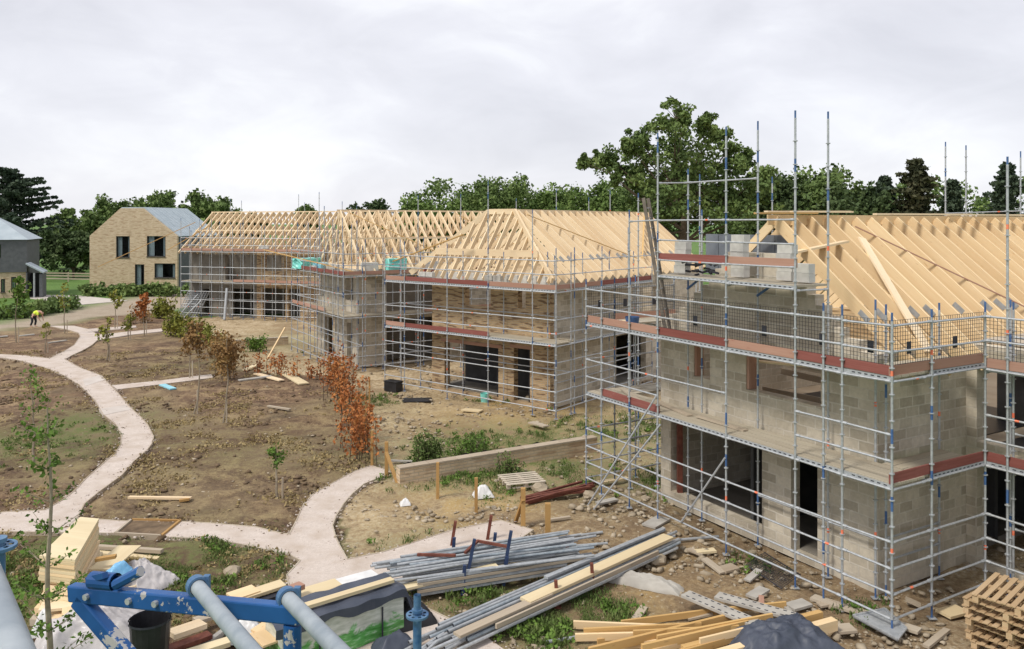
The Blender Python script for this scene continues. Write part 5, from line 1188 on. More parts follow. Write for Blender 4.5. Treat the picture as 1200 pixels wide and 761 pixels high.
for (a, b2, lab) in ((gz(489, 650, .66), gz(534, 651, .68), 'rusty bar lying across the left end of the short bundles'), (gz(545, 648, .68), gz(560, 634, .72), 'rusty angle bar leaning up on the short bundles'), (gz(559, 634, .72), gz(596, 641, .69), 'long rusty bar sloping over the short bundles')):
    plank(a, b2, .06, .05, 'rust', 'rusty_bar', lab, 'steel bar')
for (a, b2, lab) in ((gz(640, 633, .06), gz(706, 624, .06), 'thin dull rod lying right of the short bundles'), (gz(650, 642, .05), gz(712, 637, .05), 'thin dull rod nearer the viewer right of the short bundles'), (gz(795, 633, .06), gz(842, 629, .06), 'grey pole lying on rubble before the near house'), (gz(640, 753, .06), gz(682, 746, .06), 'blue grey tube end beside the timber pile')):
    tube_thing(a, b2, .035, 'galv_dull', 'loose_rod', lab, 'rod')
# timber pile, lower right
TL_ = [((672, 732), (806, 738), .06, .14, .1), ((728, 731), (842, 716), .05, .12, .1), ((842, 716), (921, 708), .05, .1, .16), ((674, 747), (798, 744), .06, .13, .12), ((690, 764), (862, 722), .06, .15, .2), ((752, 760), (876, 731), .06, .14, .25), ((735, 770), (902, 728), .1, .1, .16), ((765, 775), (880, 742), .08, .12, .22), ((800, 764), (962, 722), .12, .2, .2), ((835, 772), (978, 731), .16, .2, .2), ((700, 752), (840, 730), .05, .1, .06), ((684, 740), (822, 733), .05, .11, .2), ((712, 758), (850, 748), .06, .12, .1), ((770, 748), (905, 722), .05, .1, .3), ((742, 742), (866, 736), .04, .1, .24), ((820, 752), (936, 724), .05, .12, .34)]
for i, (a, b2, w, h, z) in enumerate(TL_):
    p0 = gz(*a, z); p1 = gz(*b2, z + .04)
    plank(p0, p1, w, h, 'timber_yellow' if i % 3 else 'pine', 'timber_length', 'long yellow sawn timber in the loose pile beside the dark tarpaulin', 'timber', 'yellow timbers in the loose pile')
for (a, b2, z, lab) in (((803, 696), (902, 738), .32, 'grey perforated steel plank lying over the timbers, left one'), ((840, 698), (934, 724), .28, 'grey perforated steel plank lying over the timbers, right one')):
    p0 = gz(*a, z); p1 = gz(*b2, z); t = thing('steel_plank', lab, 'plank', ((p0.x + p1.x) / 2, (p0.y + p1.y) / 2, z - .03)); mb = MB(); mb.beam(p0, p1, .3, .05); mb.build('plate', M['slab'], t); d = (p1 - p0).normalized(); n = Vector((-d.y, d.x, 0)); mb = MB(); k = .1
    while k < (p1 - p0).length - .1:
        for s in (-.1, .1): mb.beam(p0 + d * k + n * s + Vector((0, 0, .026)), p0 + d * (k + .07) + n * s + Vector((0, 0, .026)), .03, .006)
        k += .15
    mb.build('slots', M['dark'], t)
def rumple(name, label, cat, c, lx, ly, h, ang, mat, seed, skirt=.3, res=26):
    rs_ = np.random.RandomState(seed); u = np.linspace(-1, 1, res); U, Vv = np.meshgrid(u, u); r = np.maximum(np.abs(U), np.abs(Vv)); prof = np.clip((1 - r) / skirt, 0, 1) ** .7
    Z = h * prof * (.72 + .55 * fbm(U * 2 + seed, Vv * 2, 1.3, 4)) + .012; wob = 1 + .16 * (fbm(U * 3 + seed, Vv * 3 + 4, 1.1, 3) - .45)
    rdg_ = np.abs(fbm(U * 2.3 + seed, Vv * 2.3 + U * .8, 1.7, 3) - .45); Z = Z + h * prof * .55 * (.14 - rdg_)
    X = U * lx / 2 * wob; Y = Vv * ly / 2 * wob; ca, sa = math.cos(ang), math.sin(ang)
    P = np.stack([X * ca - Y * sa, X * sa + Y * ca, Z], -1).reshape(-1, 3); b_ = P.copy(); b_[:, 2] = -.03; idx = np.arange(res * res).reshape(res, res)
    F1 = np.stack([idx[:-1, :-1], idx[:-1, 1:], idx[1:, 1:], idx[1:, :-1]], -1).reshape(-1, 4)
    me = npmesh(name, P, F1, M[mat], smooth=True); o = bpy.data.objects.new(name, me); COL.objects.link(o); o.location = c; return tag(o, label, cat)
rumple('tarpaulin', 'rumpled dark blue tarpaulin covering a heap at the bottom of the yard', 'tarpaulin', G(918, 768), 2.15, 1.4, .54, .25, 'tarp', 4, .6, 80)
rumple('rubble_slab', 'long pale lump of crushed concrete between long tube bundle and rubble', 'concrete lump', G(757, 687), 1.6, .45, .22, -.45, 'slab', 6, .6, 50)
rumple('plastic_bag', 'white plastic bag on weeds beside a timber post', 'bag', G(566, 582), .55, .45, .3, .3, 'white_plastic', 8, .7, 20)
rumple('plastic_bag', 'small crumpled white plastic scrap on the bare yard', 'plastic scrap', G(475, 592), .3, .25, .16, .3, 'white_plastic', 9, .7, 14)
rumple('black_sheet', 'flat dark plastic sheet on the ground before the left bay', 'plastic sheet', G(489, 469), 1.3, .8, .05, .1, 'dpm', 10, .6)
# expanded steel panel and board under the near scaffold corner
q = [gz(1000, 724, .1), gz(1037, 716, .12), gz(1062, 739, .12), gz(1052, 752, .1)]; t = thing('steel_tray', 'grey mesh steel tray lying under the near scaffold corner', 'panel', q[0]); mb = MB(); mb.poly_prism(q, (0, 0, .03)); mb.build('sheet', M['galv_dull'], t); mb = MB()
for i in range(4): mb.beam(q[i] + Vector((0, 0, .045)), q[(i + 1) % 4] + Vector((0, 0, .045)), .04, .03)
mb.build('rim', M['galv'], t)
plank(gz(952, 700, .06), gz(1078, 740, .1), .24, .05, 'weathered', 'weathered_board', 'long weathered board lying along the near scaffold feet', 'board')
for k, (a, b2, w, lab) in enumerate((((978, 738), (1000, 736), .3, 'small pale board piece beside thick timber ends'), ((925, 712), (946, 706), .3, 'flat pale stone slab near the steel planks'), ((1105, 720), (1128, 714), .35, 'pale board fragment near the pallet stack'), ((1085, 758), (1110, 738), .12, 'narrow offcut left of the pallet stack'), ((760, 617), (778, 607), .4, 'pale slab under the raking tubes'), ((815, 647), (838, 645), .2, 'pale broken lintel in the rubble'), ((846, 668), (862, 664), .3, 'thin pale flagstone in the yellow rubble'), ((700, 590), (722, 585), .2, 'pale plank under the left scaffold bay'), ((543, 480), (564, 482), .4, 'pale broken board in front of the brick house'), ((622, 495), (640, 500), .3, 'pale offcut near the brick house corner'), ((457, 540), (484, 541), .1, 'thin batten on bare soil before the weed bush'), ((700, 566), (735, 560), .2, 'flat board beside scaffold feet left of the near house'), ((640, 610), (668, 606), .1, 'thin offcut beside the thick posts'), ((880, 700), (896, 690), .25, 'dark brick fragment near the steel planks'))):
    plank(gz(*a, .07), gz(*b2, .08), w, .05, ('weathered', 'slab', 'ply')[k % 3], 'board_offcut', lab, 'offcut')
for k, (px, py, s, lab) in enumerate(((770, 660, .42, 'largest yellowish rock in the rubble before the near house'), (633, 577, .5, 'pale rock beside the rusty bars'), (690, 583, .36, 'pale rock at the right end of the rusty bars'), (272, 674, .4, 'rounded sandy rock on the weedy bank'), (620, 470, .5, 'pale rock by the narrow doorway of the brick house'))):
    r_ = np.random.RandomState(k); bm = bmesh.new(); bmesh.ops.create_icosphere(bm, subdivisions=2, radius=s / 2)
    for v in bm.verts: v.co *= .8 + .4 * r_.rand(); v.co.z = v.co.z * .6 + s * .2
    me = bpy.data.meshes.new('rock'); bm.to_mesh(me); bm.free(); me.materials.append(M['stone']); o = bpy.data.objects.new('rock', me); COL.objects.link(o); o.location = G(px, py); tag(o, lab, 'rock')
t = thing('guard_panel', 'dark wire guard panel lying on rubble by the near house doorway', 'wire panel', G(905, 672)); p0, p1, p2 = gz(874, 662, .1), gz(916, 690, .08), gz(938, 674, .16); mb = MB()
for i in range(22): f = i / 21; mb.tube(p0 + (p1 - p0) * f, p0 + (p1 - p0) * f + (p2 - p1) + Vector((0, 0, .03 * math.sin(i))), .007, 4)
for i in range(12): f = i / 11; mb.tube(p0 + (p2 - p1) * f, p1 + (p2 - p1) * f, .007, 4)
mb.build('wire_grid', M['wire'], t, fixn=False); mb = MB(); mb.tube(p0, p1, .014, 5); mb.tube(p0 + (p2 - p1), p2, .014, 5); mb.build('edge_bar', M['dark'], t)
for k in range(16):
    px, py = rs.uniform(700, 1100), rs.uniform(620, 735)
    if py > 745 - (1060 - px) * .0 and px < 980: continue
    q = G(px, py, .05); a = rs.uniform(0, 3.1); mb = MB(); L9 = rs.uniform(.25, .8); mb.beam(q, q + Vector((math.cos(a) * L9, math.sin(a) * L9, rs.uniform(0, .1))), rs.uniform(.08, .2), .04); one(mb, 'broken_board', M[('weathered', 'toe_worn', 'slab', 'ladder_d')[k % 4] if k % 4 != 3 else 'weathered'], 'small broken board scattered in the rubble along the near house', 'offcut', None, 'broken boards in the rubble along the near house')
# rusty bars, pale pallet
for k in range(12):
    a = gz(612 + rs.uniform(-4, 14), 588 + rs.uniform(-6, 3), .06 + .03 * (k % 4)); b2 = gz(690 + rs.uniform(-14, 8), 570 + rs.uniform(-6, 6), .08 + .04 * (k % 4))
    plank(a, b2, .07, .06, 'rust', 'rusty_bar', 'rusty steel bar in the dark heap behind the thick timber posts', 'steel bar', 'rusty bars in the dark heap')
def pallet(name, label, c, ang, zb, mat, group=None, lx=1.2, ly=1.0, roll=0, nb=7):
    t = thing(name, label, 'pallet', (c[0], c[1], zb), group); ca, sa = math.cos(ang), math.sin(ang); ex = Vector((ca, sa, 0)); ey = Vector((-sa, ca, 0)); c = Vector((c[0], c[1], zb)); up = Vector((0, 0, 1))
    if roll: ey = (ey * math.cos(roll) + up * math.sin(roll)); up = ex.cross(ey)
    mb = MB()
    for i in range(nb): y = -ly / 2 + .05 + (ly - .1) * i / (nb - 1); mb.beam(c + ey * y - ex * lx / 2 + up * .135, c + ey * y + ex * lx / 2 + up * .135, .09, .02, up=up)
    mb.build('top_slat', M[mat], t); mb = MB()
    for i in range(3):
        x = -lx / 2 + .07 + (lx - .14) * i / 2
        for j in range(3): y = -ly / 2 + .07 + (ly - .14) * j / 2; mb.beam(c + ex * (x - .06) + ey * y + up * .063, c + ex * (x + .06) + ey * y + up * .063, .1, .08, up=up)
        mb.beam(c + ex * x - ey * ly / 2 + up * .114, c + ex * x + ey * ly / 2 + up * .114, .09, .02, up=up)
    mb.build('block', M[mat], t); mb = MB()
    for i in range(3): y = -ly / 2 + .07 + (ly - .14) * i / 2; mb.beam(c + ey * y - ex * lx / 2 + up * .011, c + ey * y + ex * lx / 2 + up * .011, .1, .02, up=up)
    mb.build('bottom_slat', M[mat], t); return t
M['pallet'] = wood('pallet_wood', (.50, .36, .21), (.62, .47, .3)); M['pallet_white'] = wood('bleached_pallet', (.52, .46, .37), (.62, .56, .46))
pallet('pallet', 'bleached pale pallet lying flat beside the rusty bars', (G(611, 569).x, G(611, 569).y), .3, .08, 'pallet_white', nb=6)
pc = Vector((9.35, 14.75, 0))
for k in range(7):
    pallet('pallet', 'topmost pallet of the stack at the lower right corner' if k == 6 else 'wooden pallet inside the stack at the lower right corner', (pc.x + rs.uniform(-.06, .06), pc.y + rs.uniform(-.06, .06)), R(37) + rs.uniform(-.07, .07) + (.06 if k == 6 else 0), .02 + .146 * k, 'pallet', None if k == 6 else 'pallets under the topmost one', 1.35, 1.5, nb=10)
for (a, b2, lab) in ((AT(1158, 646, 17.2), AT(1160, 684, 17.2), 'x'),): pass
# sheet stack and rubbish under the camera tower
e0, e1 = AT(54, 656, 15.9), AT(87, 659, 15.9); zt = 1.2
c0, c1, c2, c3 = gz(46, 655, zt), gz(88, 660, zt), gz(116, 611, zt), gz(94, 609, zt)
ex = (c1 - c0).normalized(); ey = (c2 - c1)
for k in range(9):
    z = .72 + .06 * k - (.0); j = Vector((rs.uniform(-.02, .02), rs.uniform(-.03, .03), 0)); mb = MB(); q = [Vector((p.x, p.y, z)) + j for p in (c0, c1, c2, c3)]; mb.poly_prism(q, (0, 0, .055))
    one(mb, 'insulation_board', M['ply'] if k % 3 else M['pine'], 'topmost cream sheet of the tall sheet stack behind the young tree' if k == 8 else 'cream sheet within the tall sheet stack behind the young tree', 'sheet', None, None if k == 8 else 'cream sheets under the topmost one')
c_ = (c0 + c1 + c2 + c3) / 4
for k in range(4):
    z = .08 + .16 * k; mb = MB(); s = .95 + .12 * (3 - k)
    q = [Vector((c_.x + (p.x - c_.x) * s + .1, c_.y + (p.y - c_.y) * s - .1, z)) for p in (c0, c1, c2, c3)]; mb.poly_prism(q, (0, 0, .13)); one(mb, 'pale_board', M[('weathered', 'pine', 'ply', 'pine_pale')[k]], ('lowest weathered board', 'lower pine board', 'upper pale board', 'highest pine board')[k] + ' of the four thick ones under the cream sheet stack', 'board')
JUNK = [((47, 712), (90, 708), .5, .35, .05, 'pine_pale', 'pale board sticking out below the cream sheet stack', 'board'), ((78, 738), (80, 712), .5, .2, .03, 'pine', 'short pine board hanging upright in the rubbish heap', 'board'),
    ((112, 656), (136, 652), .9, .12, .06, 'post', 'orange brown offcut on top of the rubbish heap', 'offcut'), ((118, 668), (152, 640), .7, .5, .03, 'ply', 'cream sheet leaning behind the blue bracket', 'sheet'), ((60, 728), (102, 716), .35, .3, .1, 'pine', 'stubby pine block below the cream sheet stack', 'block'),
    ((122, 700), (160, 690), .5, .3, .04, 'pine_pale', 'pale plank crossing the rubbish heap', 'board'), ((100, 640), (190, 646), .1, .12, .08, 'weathered', 'dark weathered plank in front of the timber planting frame', 'plank'), ((96, 646), (186, 655), .06, .14, .06, 'ply', 'pale plank lying before the timber planting frame', 'plank'),
    ((200, 744), (238, 731), .35, .3, .09, 'pine_pale', 'pale thick plank right of the black bin', 'plank'), ((196, 762), (246, 744), .25, .22, .08, 'rust', 'dark red plank under the steel tube', 'plank'), ((204, 772), (268, 752), .2, .24, .08, 'ply', 'cream plank lowest right of the black bin', 'plank'),
    ((228, 728), (262, 718), .3, .22, .06, 'weathered', 'grey plank behind the left steel tube', 'plank'), ((236, 760), (268, 736), .12, .1, .1, 'slab', 'grey concrete strip under the left steel tube', 'strip'),
    ((276, 702), (332, 684), .2, .34, .06, 'ply', 'long cream plank on the bank behind the blue bracket', 'plank'), ((270, 700), (300, 690), .25, .4, .04, 'pine', 'pine board behind the blue bracket', 'board'), ((262, 716), (300, 706), .2, .3, .05, 'pine_pale', 'pale board next to blue bracket top', 'board'),
    ((306, 704), (340, 692), .12, .2, .06, 'dark', 'dark steel strip beside the cream plank', 'strip'), ((338, 692), (354, 686), .35, .22, .1, 'toe_worn', 'single red brick block on the pale boards', 'brick'), ((345, 700), (398, 684), .12, .5, .05, 'ply', 'yellowish board beside the black wrapped pack', 'board'),
    ((360, 694), (440, 672), .08, .4, .04, 'white_plastic', 'white sheet edge on gravel behind the black wrapped pack', 'sheet'), ((300, 742), (318, 730), .45, .3, .04, 'pine', 'small pine offcut leaning by the right steel tube', 'offcut')]
for (a, b2, z, w, h, mat, lab, cat) in JUNK: plank(gz(*a, z), gz(*b2, z + rs.uniform(-.04, .06)), w, h, mat, 'rubbish_board' if cat in ('board', 'plank') else cat, lab, cat)
for k in range(5):
    mb = MB(); a = gz(296, 742, .3 + .05 * k); mb.beam(a + Vector((.02 * k, 0, 0)), gz(318, 755, .32 + .05 * k), .3, .035); one(mb, 'pine_offcut', M['pine'], 'small pine offcut in the little fanned stack under the right steel tube', 'offcut', None, 'pine offcuts in the little fanned stack')
rumple('plastic_sheet', 'clear grey plastic sheet over the rubbish heap below the blue bracket', 'plastic sheet', gz(108, 752, .2), 1.9, 1.5, .6, .4, 'grey_plastic', 12, .8, 70)
rumple('plastic_sheet', 'pale grey sheet sloping behind the blue bracket', 'plastic sheet', gz(166, 684, .05), 1.3, 1.1, .5, -.6, 'grey_plastic', 13, .9, 60)
rumple('plastic_sheet', 'white film bunched under the right steel tube', 'plastic sheet', gz(288, 748, .1), .7, .5, .35, .2, 'white_plastic', 14, .8, 24)
rumple('plastic_bag', 'torn bright blue plastic bag on the rubbish heap', 'bag', gz(140, 676, .9), .55, .35, .25, .7, 'bluebag', 15, .7, 20)
rumple('soil_bag', 'pale bag slumped at the foot of the young tree', 'bag', gz(52, 742, .1), .4, .4, .4, .2, 'white_plastic', 16, .8, 20)
bn = gz(176, 790, 0); mb = MB(); nseg = 20; t = thing('bin', 'open black plastic bin below the blue bracket', 'bin', bn); mb.tube(bn, bn + Vector((0, 0, .95)), .27, nseg, cap=False, r1=.34); mb.tube(bn + Vector((0, 0, .03)), bn + Vector((0, 0, .94)), .25, nseg, cap=False, r1=.32); mb.tube(bn, bn + Vector((0, 0, .03)), .27, nseg); mb.build('body', M['dpm'], t, fixn=False)
mb = MB(); mb.tube(bn + Vector((0, 0, .93)), bn + Vector((0, 0, .97)), .355, nseg, cap=False); mb.build('rim', M['dark'], t, fixn=False)
# black wrapped pack
pa = Vector((-3.95, 13.95, 0)); pb = Vector((-2.06, 15.42, 0)); ex = (pb - pa).normalized(); ey = Vector((-ex.y, ex.x, 0)); Lp = (pb - pa).length; Wp = .78; Hp = .86
t = thing('wrapped_pack', 'pack in green and clear film under a black sheet beside the right steel tube', 'pack', pa + ex * Lp / 2 + ey * Wp / 2)
mb = MB(); n = 24; cr = lambda u, v: .015 * math.sin(u * 2.2 + v * 2) + .01 * math.sin(u * 4 + v)
for side in range(2):
    for i in range(n):
        for j in range(8):
            def P(i, j):
                u = i / n; v = j / 8
                return (pa + ex * (Lp * u) + ey * (0 if side == 0 else Wp) + ey * cr(u * 6, v * 3) * (1 if side else -1) + Vector((0, 0, .05 + v * (Hp - .06))))
            lim = .42 + .1 * math.sin(i * .6) + .12 * (i / n)
            mb.face([P(i, j), P(i + 1, j), P(i + 1, j + 1), P(i, j + 1)], [(Lp * (i + a9) / n + side * 7, (j + b9) / 8) for a9, b9 in ((0, 0), (1, 0), (1, 1), (0, 1))])
for u in (0, 1):
    q = pa + ex * Lp * u; mb.face([q + Vector((0, 0, .05)), q + ey * Wp + Vector((0, 0, .05)), q + ey * Wp + Vector((0, 0, Hp)), q + Vector((0, 0, Hp))], [(5, 0), (5.8, 0), (5.8, 1), (5, 1)], 0)
mb.build('film', M['film'], t, smooth=True, fixn=False)
mb = MB(); nu, nv_ = 30, 14; Z = {}
for i in range(nu + 1):
    for j in range(nv_ + 1):
        u = -.06 + 1.14 * i / nu; v = -.24 + 1.32 * j / nv_; z = Hp + .04; yy = v * Wp
        if v < 0: z -= (-v) * Wp * 1.05 * (1 + .22 * math.sin(i * .42) + .1 * math.sin(i * .9 + 1)); yy = -.06 - .025 * math.sin(i * .8 + j * .3)
        if v > 1: z -= (v - 1) * Wp * 2; yy = Wp + .05
        xx = u * Lp
        if u > 1.0: z -= (u - 1.0) * Lp * 2.2; xx = Lp * (1 + (u - 1) * .9) + .03
        z += .012 * math.sin(i * .7 + j * .5) + .008 * math.sin(i * 1.1 - j * .9)
        Z[i, j] = pa + ex * xx + ey * yy + Vector((0, 0, z))
for i in range(nu):
    for j in range(nv_): mb.face([Z[i, j], Z[i + 1, j], Z[i + 1, j + 1], Z[i, j + 1]], [(0, 0)] * 4)
mb.build('black_sheet', M['tarp'], t, smooth=True, fixn=False)
for u in (.28, .8):
    mb = MB(); mb.beam(pa + ex * Lp * u - ey * .045 + Vector((0, 0, .05)), pa + ex * Lp * u - ey * .045 + Vector((0, 0, Hp - .2)), .03, .012, up=ey); mb.build('strap', M['dark'], t)
plank(pa + ex * .1 + ey * .25 + Vector((0, 0, Hp + .11)), pa + ex * (Lp - .12) + ey * .22 + Vector((0, 0, Hp + .12)), .16, .06, 'ply', 'pale_board', 'pale board weighing down the black sheet', 'board')
rumple('black_sheet', 'loose black film gathered at the right end of the wrapped pack', 'plastic sheet', pb + ex * .32 + ey * .3, .9, .8, .5, .5, 'dpm', 21, .9, 24)
rumple('grey_bag', 'grey crumpled bag on gravel beside the blue standard', 'bag', G(462, 762), .8, .5, .3, .5, 'tarp', 22, .7, 20)
for k, (a, b2, z) in enumerate((((470, 765), (505, 745), .1), ((480, 770), (520, 742), .16), ((490, 772), (512, 752), .22), ((500, 775), (545, 750), .1))):
    tube_thing(gz(*a, z), gz(*b2, z + .05), .03, 'galv', 'short_tube', 'short galvanised tube end beside the blue standard', 'scaffold tube', 'short tube ends beside the blue standard')
# planting frame set into the path, garden debris
q = [G(135, 628), G(189, 631), G(211, 613), G(154, 612)]; t = thing('planting_frame', 'timber edged square hole set into the lower gravel path', 'planting frame', (q[0] + q[2]) / 2)
for i in range(4):
    mb = MB(); a, b2 = q[i], q[(i + 1) % 4]; mb.beam(a + Vector((0, 0, .01)), b2 + Vector((0, 0, .01)), .06, .16); mb.build('side_board', M['post'] if i in (2, 1) else M['weathered'], t)
mb = MB(); mb.face([p + Vector((0, 0, .045)) for p in q], [(0, 0)] * 4); mb.build('soil', M['clod'], t)
for (a, b2, w, mat, lab, cat) in (((151, 583), (224, 584), .12, 'pine_pale', 'long pale plank lying in the bare soil bed above the planting frame', 'plank'), ((210, 587), (222, 585), .1, 'post', 'orange offcut under the long pale plank in the soil bed', 'offcut'), ((190, 451), (203, 456), .3, 'cyanb', 'small turquoise foam board in the bed by the branch path', 'foam board'),
    ((314, 476), (340, 480), .14, 'weathered', 'weathered board in the soil bed left of the copper hedge', 'board'), ((300, 438), (330, 446), .3, 'pine_pale', 'pale board in the debris before the middle scaffold', 'board'), ((330, 435), (356, 450), .5, 'ply', 'wide cream sheet in the debris before the middle scaffold', 'sheet'), ((280, 446), (318, 441), .3, 'slab', 'pale slab in the debris beside the russet hedge plants', 'slab'),
    ((287, 434), (300, 428), .3, 'ply', 'small cream sheet among the russet hedge plants', 'sheet'), ((312, 423), (334, 384), .1, 'pine', 'long yellow pole leaning up at the middle scaffold', 'pole'), ((265, 440), (266, 395), .08, 'timber_yellow', 'x', 'x'),
    ((0, 418), (38, 414), .0, 'slab', 'x', 'x'), ((22, 394), (40, 392), .3, 'slab', 'pale flat kerb piece in the left bed by the worker', 'kerb'), ((-4, 395), (9, 394), .3, 'slab', 'pale flat kerb piece at the left edge', 'kerb'), ((56, 402), (78, 399), .2, 'slab', 'pale kerb piece near the path fork', 'kerb')):
    if lab == 'x': continue
    if cat == 'pole': plank(G(*a), AT(b2[0], b2[1], G(*a).y + 1.2), .09, .05, mat, 'pole', lab, cat)
    else: plank(gz(*a, .09), gz(*b2, .11), w, .06, mat, 'garden_' + cat.replace(' ', '_'), lab, cat)
# things on the scaffolds
def bucket(p, label, mat, r=.16, h=.3):
    t = thing('bucket', label, 'bucket', p); mb = MB(); p = Vector(p); mb.tube(p, p + Vector((0, 0, h)), r * .8, 14, cap=False, r1=r); mb.tube(p + Vector((0, 0, .01)), p + Vector((0, 0, h - .005)), r * .74, 14, cap=False, r1=r * .93); mb.tube(p, p + Vector((0, 0, .012)), r * .8, 14); mb.build('body', M[mat], t, fixn=False)
    mb = MB(); pr = None
    for i in range(9):
        a = math.pi * i / 8; q = p + Vector((math.cos(a) * r, .05, h - .02 - .12 * math.sin(a)));
        if pr is not None: mb.tube(pr, q, .006, 4)
        pr = q
    mb.build('handle', M['galv'], t, fixn=False)
bucket(FA.p(FA.tpx(741, .3), .3, 4.91), 'blue bucket on the upper deck of the near scaffold', 'blue', .2, .3)
bucket(FB.p(FB.tpx(568, .55), .55, .02), 'pale turquoise bucket in front of the wide opening of the brick house', 'cyan', .2, .4)
mb = MB(); p = FB.p(FB.tpx(461, -.2), -.2, 0); mb.box(p + Vector((0, 0, .22)), .75, .45, .44, -.6); mb.box(p + Vector((0, 0, .46)), .8, .5, .04, -.6); one(mb, 'storage_box', M['dpm'], 'black lidded box at the left foot of the brick house scaffold', 'box', p)
GB = 'loose concrete blocks piled on the gable deck'
for (px, n, m_, s, zb_) in ((867, 1, 5, .75, 6.5), (922, 1, 4, .8, 6.5), (800, 1, 4, .6, 6.5), (943, 1, 2, .7, 6.5)):
    for i in range(n):
        for j in range(m_):
            q = FA.p(FA.tpx(px, s) - .46 * i + rs.uniform(-.02, .02), s + rs.uniform(-.02, .02), zb_ + .103 + .205 * j); mb = MB(); mb.beam(q - FA.d1 * .21, q + FA.d1 * .21, .2, .2); one(mb, 'concrete_block', M['block_light'], 'pale concrete block in the piles on the gable deck', 'block', None, GB)
mb = MB()
for k in range(26):
    q = FA.p(FA.tpx(822, .6) + rs.uniform(-.35, .35), .6 + rs.uniform(-.2, .2), 6.5 + rs.uniform(.02, .36)); mb.beam(q, q + Vector((rs.uniform(-.25, .25), rs.uniform(-.2, .2), rs.uniform(-.1, .1))), .05, .05)
one(mb, 'clamp_heap', M['dark'], 'tangled dark heap of clamps on the gable deck', 'clamps')
GP = 'small block piles waiting on the scaffold decks'
for (F_, lst, z, lab) in ((FB, ((3.4, .5), (7.4, .5)), 5.15, 'pale block in the small piles on the top deck of the brick house scaffold'), (FC, ((2.4, .5), (6.2, .5)), 5.1, 'pale block in the small piles on the top deck of the middle scaffold'), (FD, ((-1, .5), (2.2, .5), (5, .5), (7.5, .5)), 5.55, 'pale block in the small piles on the top deck of the far scaffold')):
    for (t_, s_) in lst:
        for j in range(rs.choice((1, 2))):
            for i in range(2): q = F_.p(t_ + .47 * i + rs.uniform(-.02, .02), s_ + rs.uniform(-.03, .03), z + .103 + .205 * j); mb = MB(); mb.beam(q - F_.d1 * .21, q + F_.d1 * .21, .2, .2); one(mb, 'concrete_block', M['block_light'] if rs.random() < .6 else M['slab'], lab, 'block', None, lab.replace('pale block', 'blocks'))
for k in range(9):
    F_, t_, z = ((FA, 1.6 + k, 4.93), (FB, 1 + .9 * k, 5.17), (FA, 3 + .6 * k, 2.88))[k % 3]; a = F_.p(t_, .35 + .1 * (k % 4), z); b2 = F_.p(t_ + 1.6, .4 + .07 * k, z + .02)
    plank(a, b2, .16, .04, ('pine', 'weathered', 'ply')[(k * 2) % 3], 'deck_offcut', ('plank left lying on the near scaffold decks', 'plank left lying on the brick house scaffold deck', 'plank left lying on the near scaffold decks')[k % 3], 'plank', ('planks left on the near scaffold', 'planks left on the brick house scaffold', 'planks left on the near scaffold')[k % 3])
def ladder(name, label, p0, p1, w, side, mat):
    p0, p1 = Vector(p0), Vector(p1); side = Vector(side); t = thing(name, label, 'ladder', p0)
    for s in (-.5, .5): mb = MB(); mb.beam(p0 + side * (w * s), p1 + side * (w * s), .045, .09, up=side.cross((p1 - p0).normalized())); mb.build('rail', M[mat], t)
    n = int((p1 - p0).length / .27)
    for i in range(1, n): mb = MB(); q = p0 + (p1 - p0) * (i / n); mb.tube(q - side * w / 2, q + side * w / 2, .016, 6); mb.build('rung', M['galv_dull'], t)
M['ladder'] = noisy('ladder_wood', (.10, .085, .07), (.2, .17, .14), 6, .8)
ladder('ladder', 'tall dark ladder with blue head rising from the upper deck to the gable deck', FA.p(7.2, .75, 4.92), FA.p(7.95, .62, 8.5), .38, FA.d2 * .85 + FA.d1 * .5, 'ladder')
# wrapped packs on the middle scaffold
def wpack(c, dx, dy, dz, ang, label, mat):
    mb = MB(); n = 6; ca, sa = math.cos(ang), math.sin(ang); rr = np.random.RandomState(int(dx * 100) + len(label)); bm = bmesh.new(); bmesh.ops.create_cube(bm, size=1); bmesh.ops.subdivide_edges(bm, edges=bm.edges, cuts=4, use_grid_fill=True)
    for v in bm.verts: v.co.x = v.co.x * dx * (1 + .05 * rr.normal()); v.co.y = v.co.y * dy * (1 + .05 * rr.normal()); v.co.z = v.co.z * dz * (1 + .04 * rr.normal()) + dz / 2
    me = bpy.data.meshes.new('wrapped_bale'); bm.to_mesh(me); bm.free(); me.materials.append(M[mat]); o = bpy.data.objects.new('wrapped_bale', me); COL.objects.link(o); o.location = c; o.rotation_euler.z = ang; tag(o, label, 'bale')
q = FC.p(7.9, .6, 5.1); wpack(q, 1.7, .8, .6, 1.1, 'turquoise wrapped bale on the scaffold deck of the middle block house', 'cyan'); wpack(FC.p(7.6, .6, 5.1) + Vector((.9, -.4, 0)), .8, .7, .35, 1.0, 'low pale blue wrapped bale beside the turquoise bale', 'cyanb')
wpack(FC.p(.6, 3.2, 5.12), 1.0, .7, .75, .5, 'green wrapped bale on the deck left of the brick house', 'cyan')
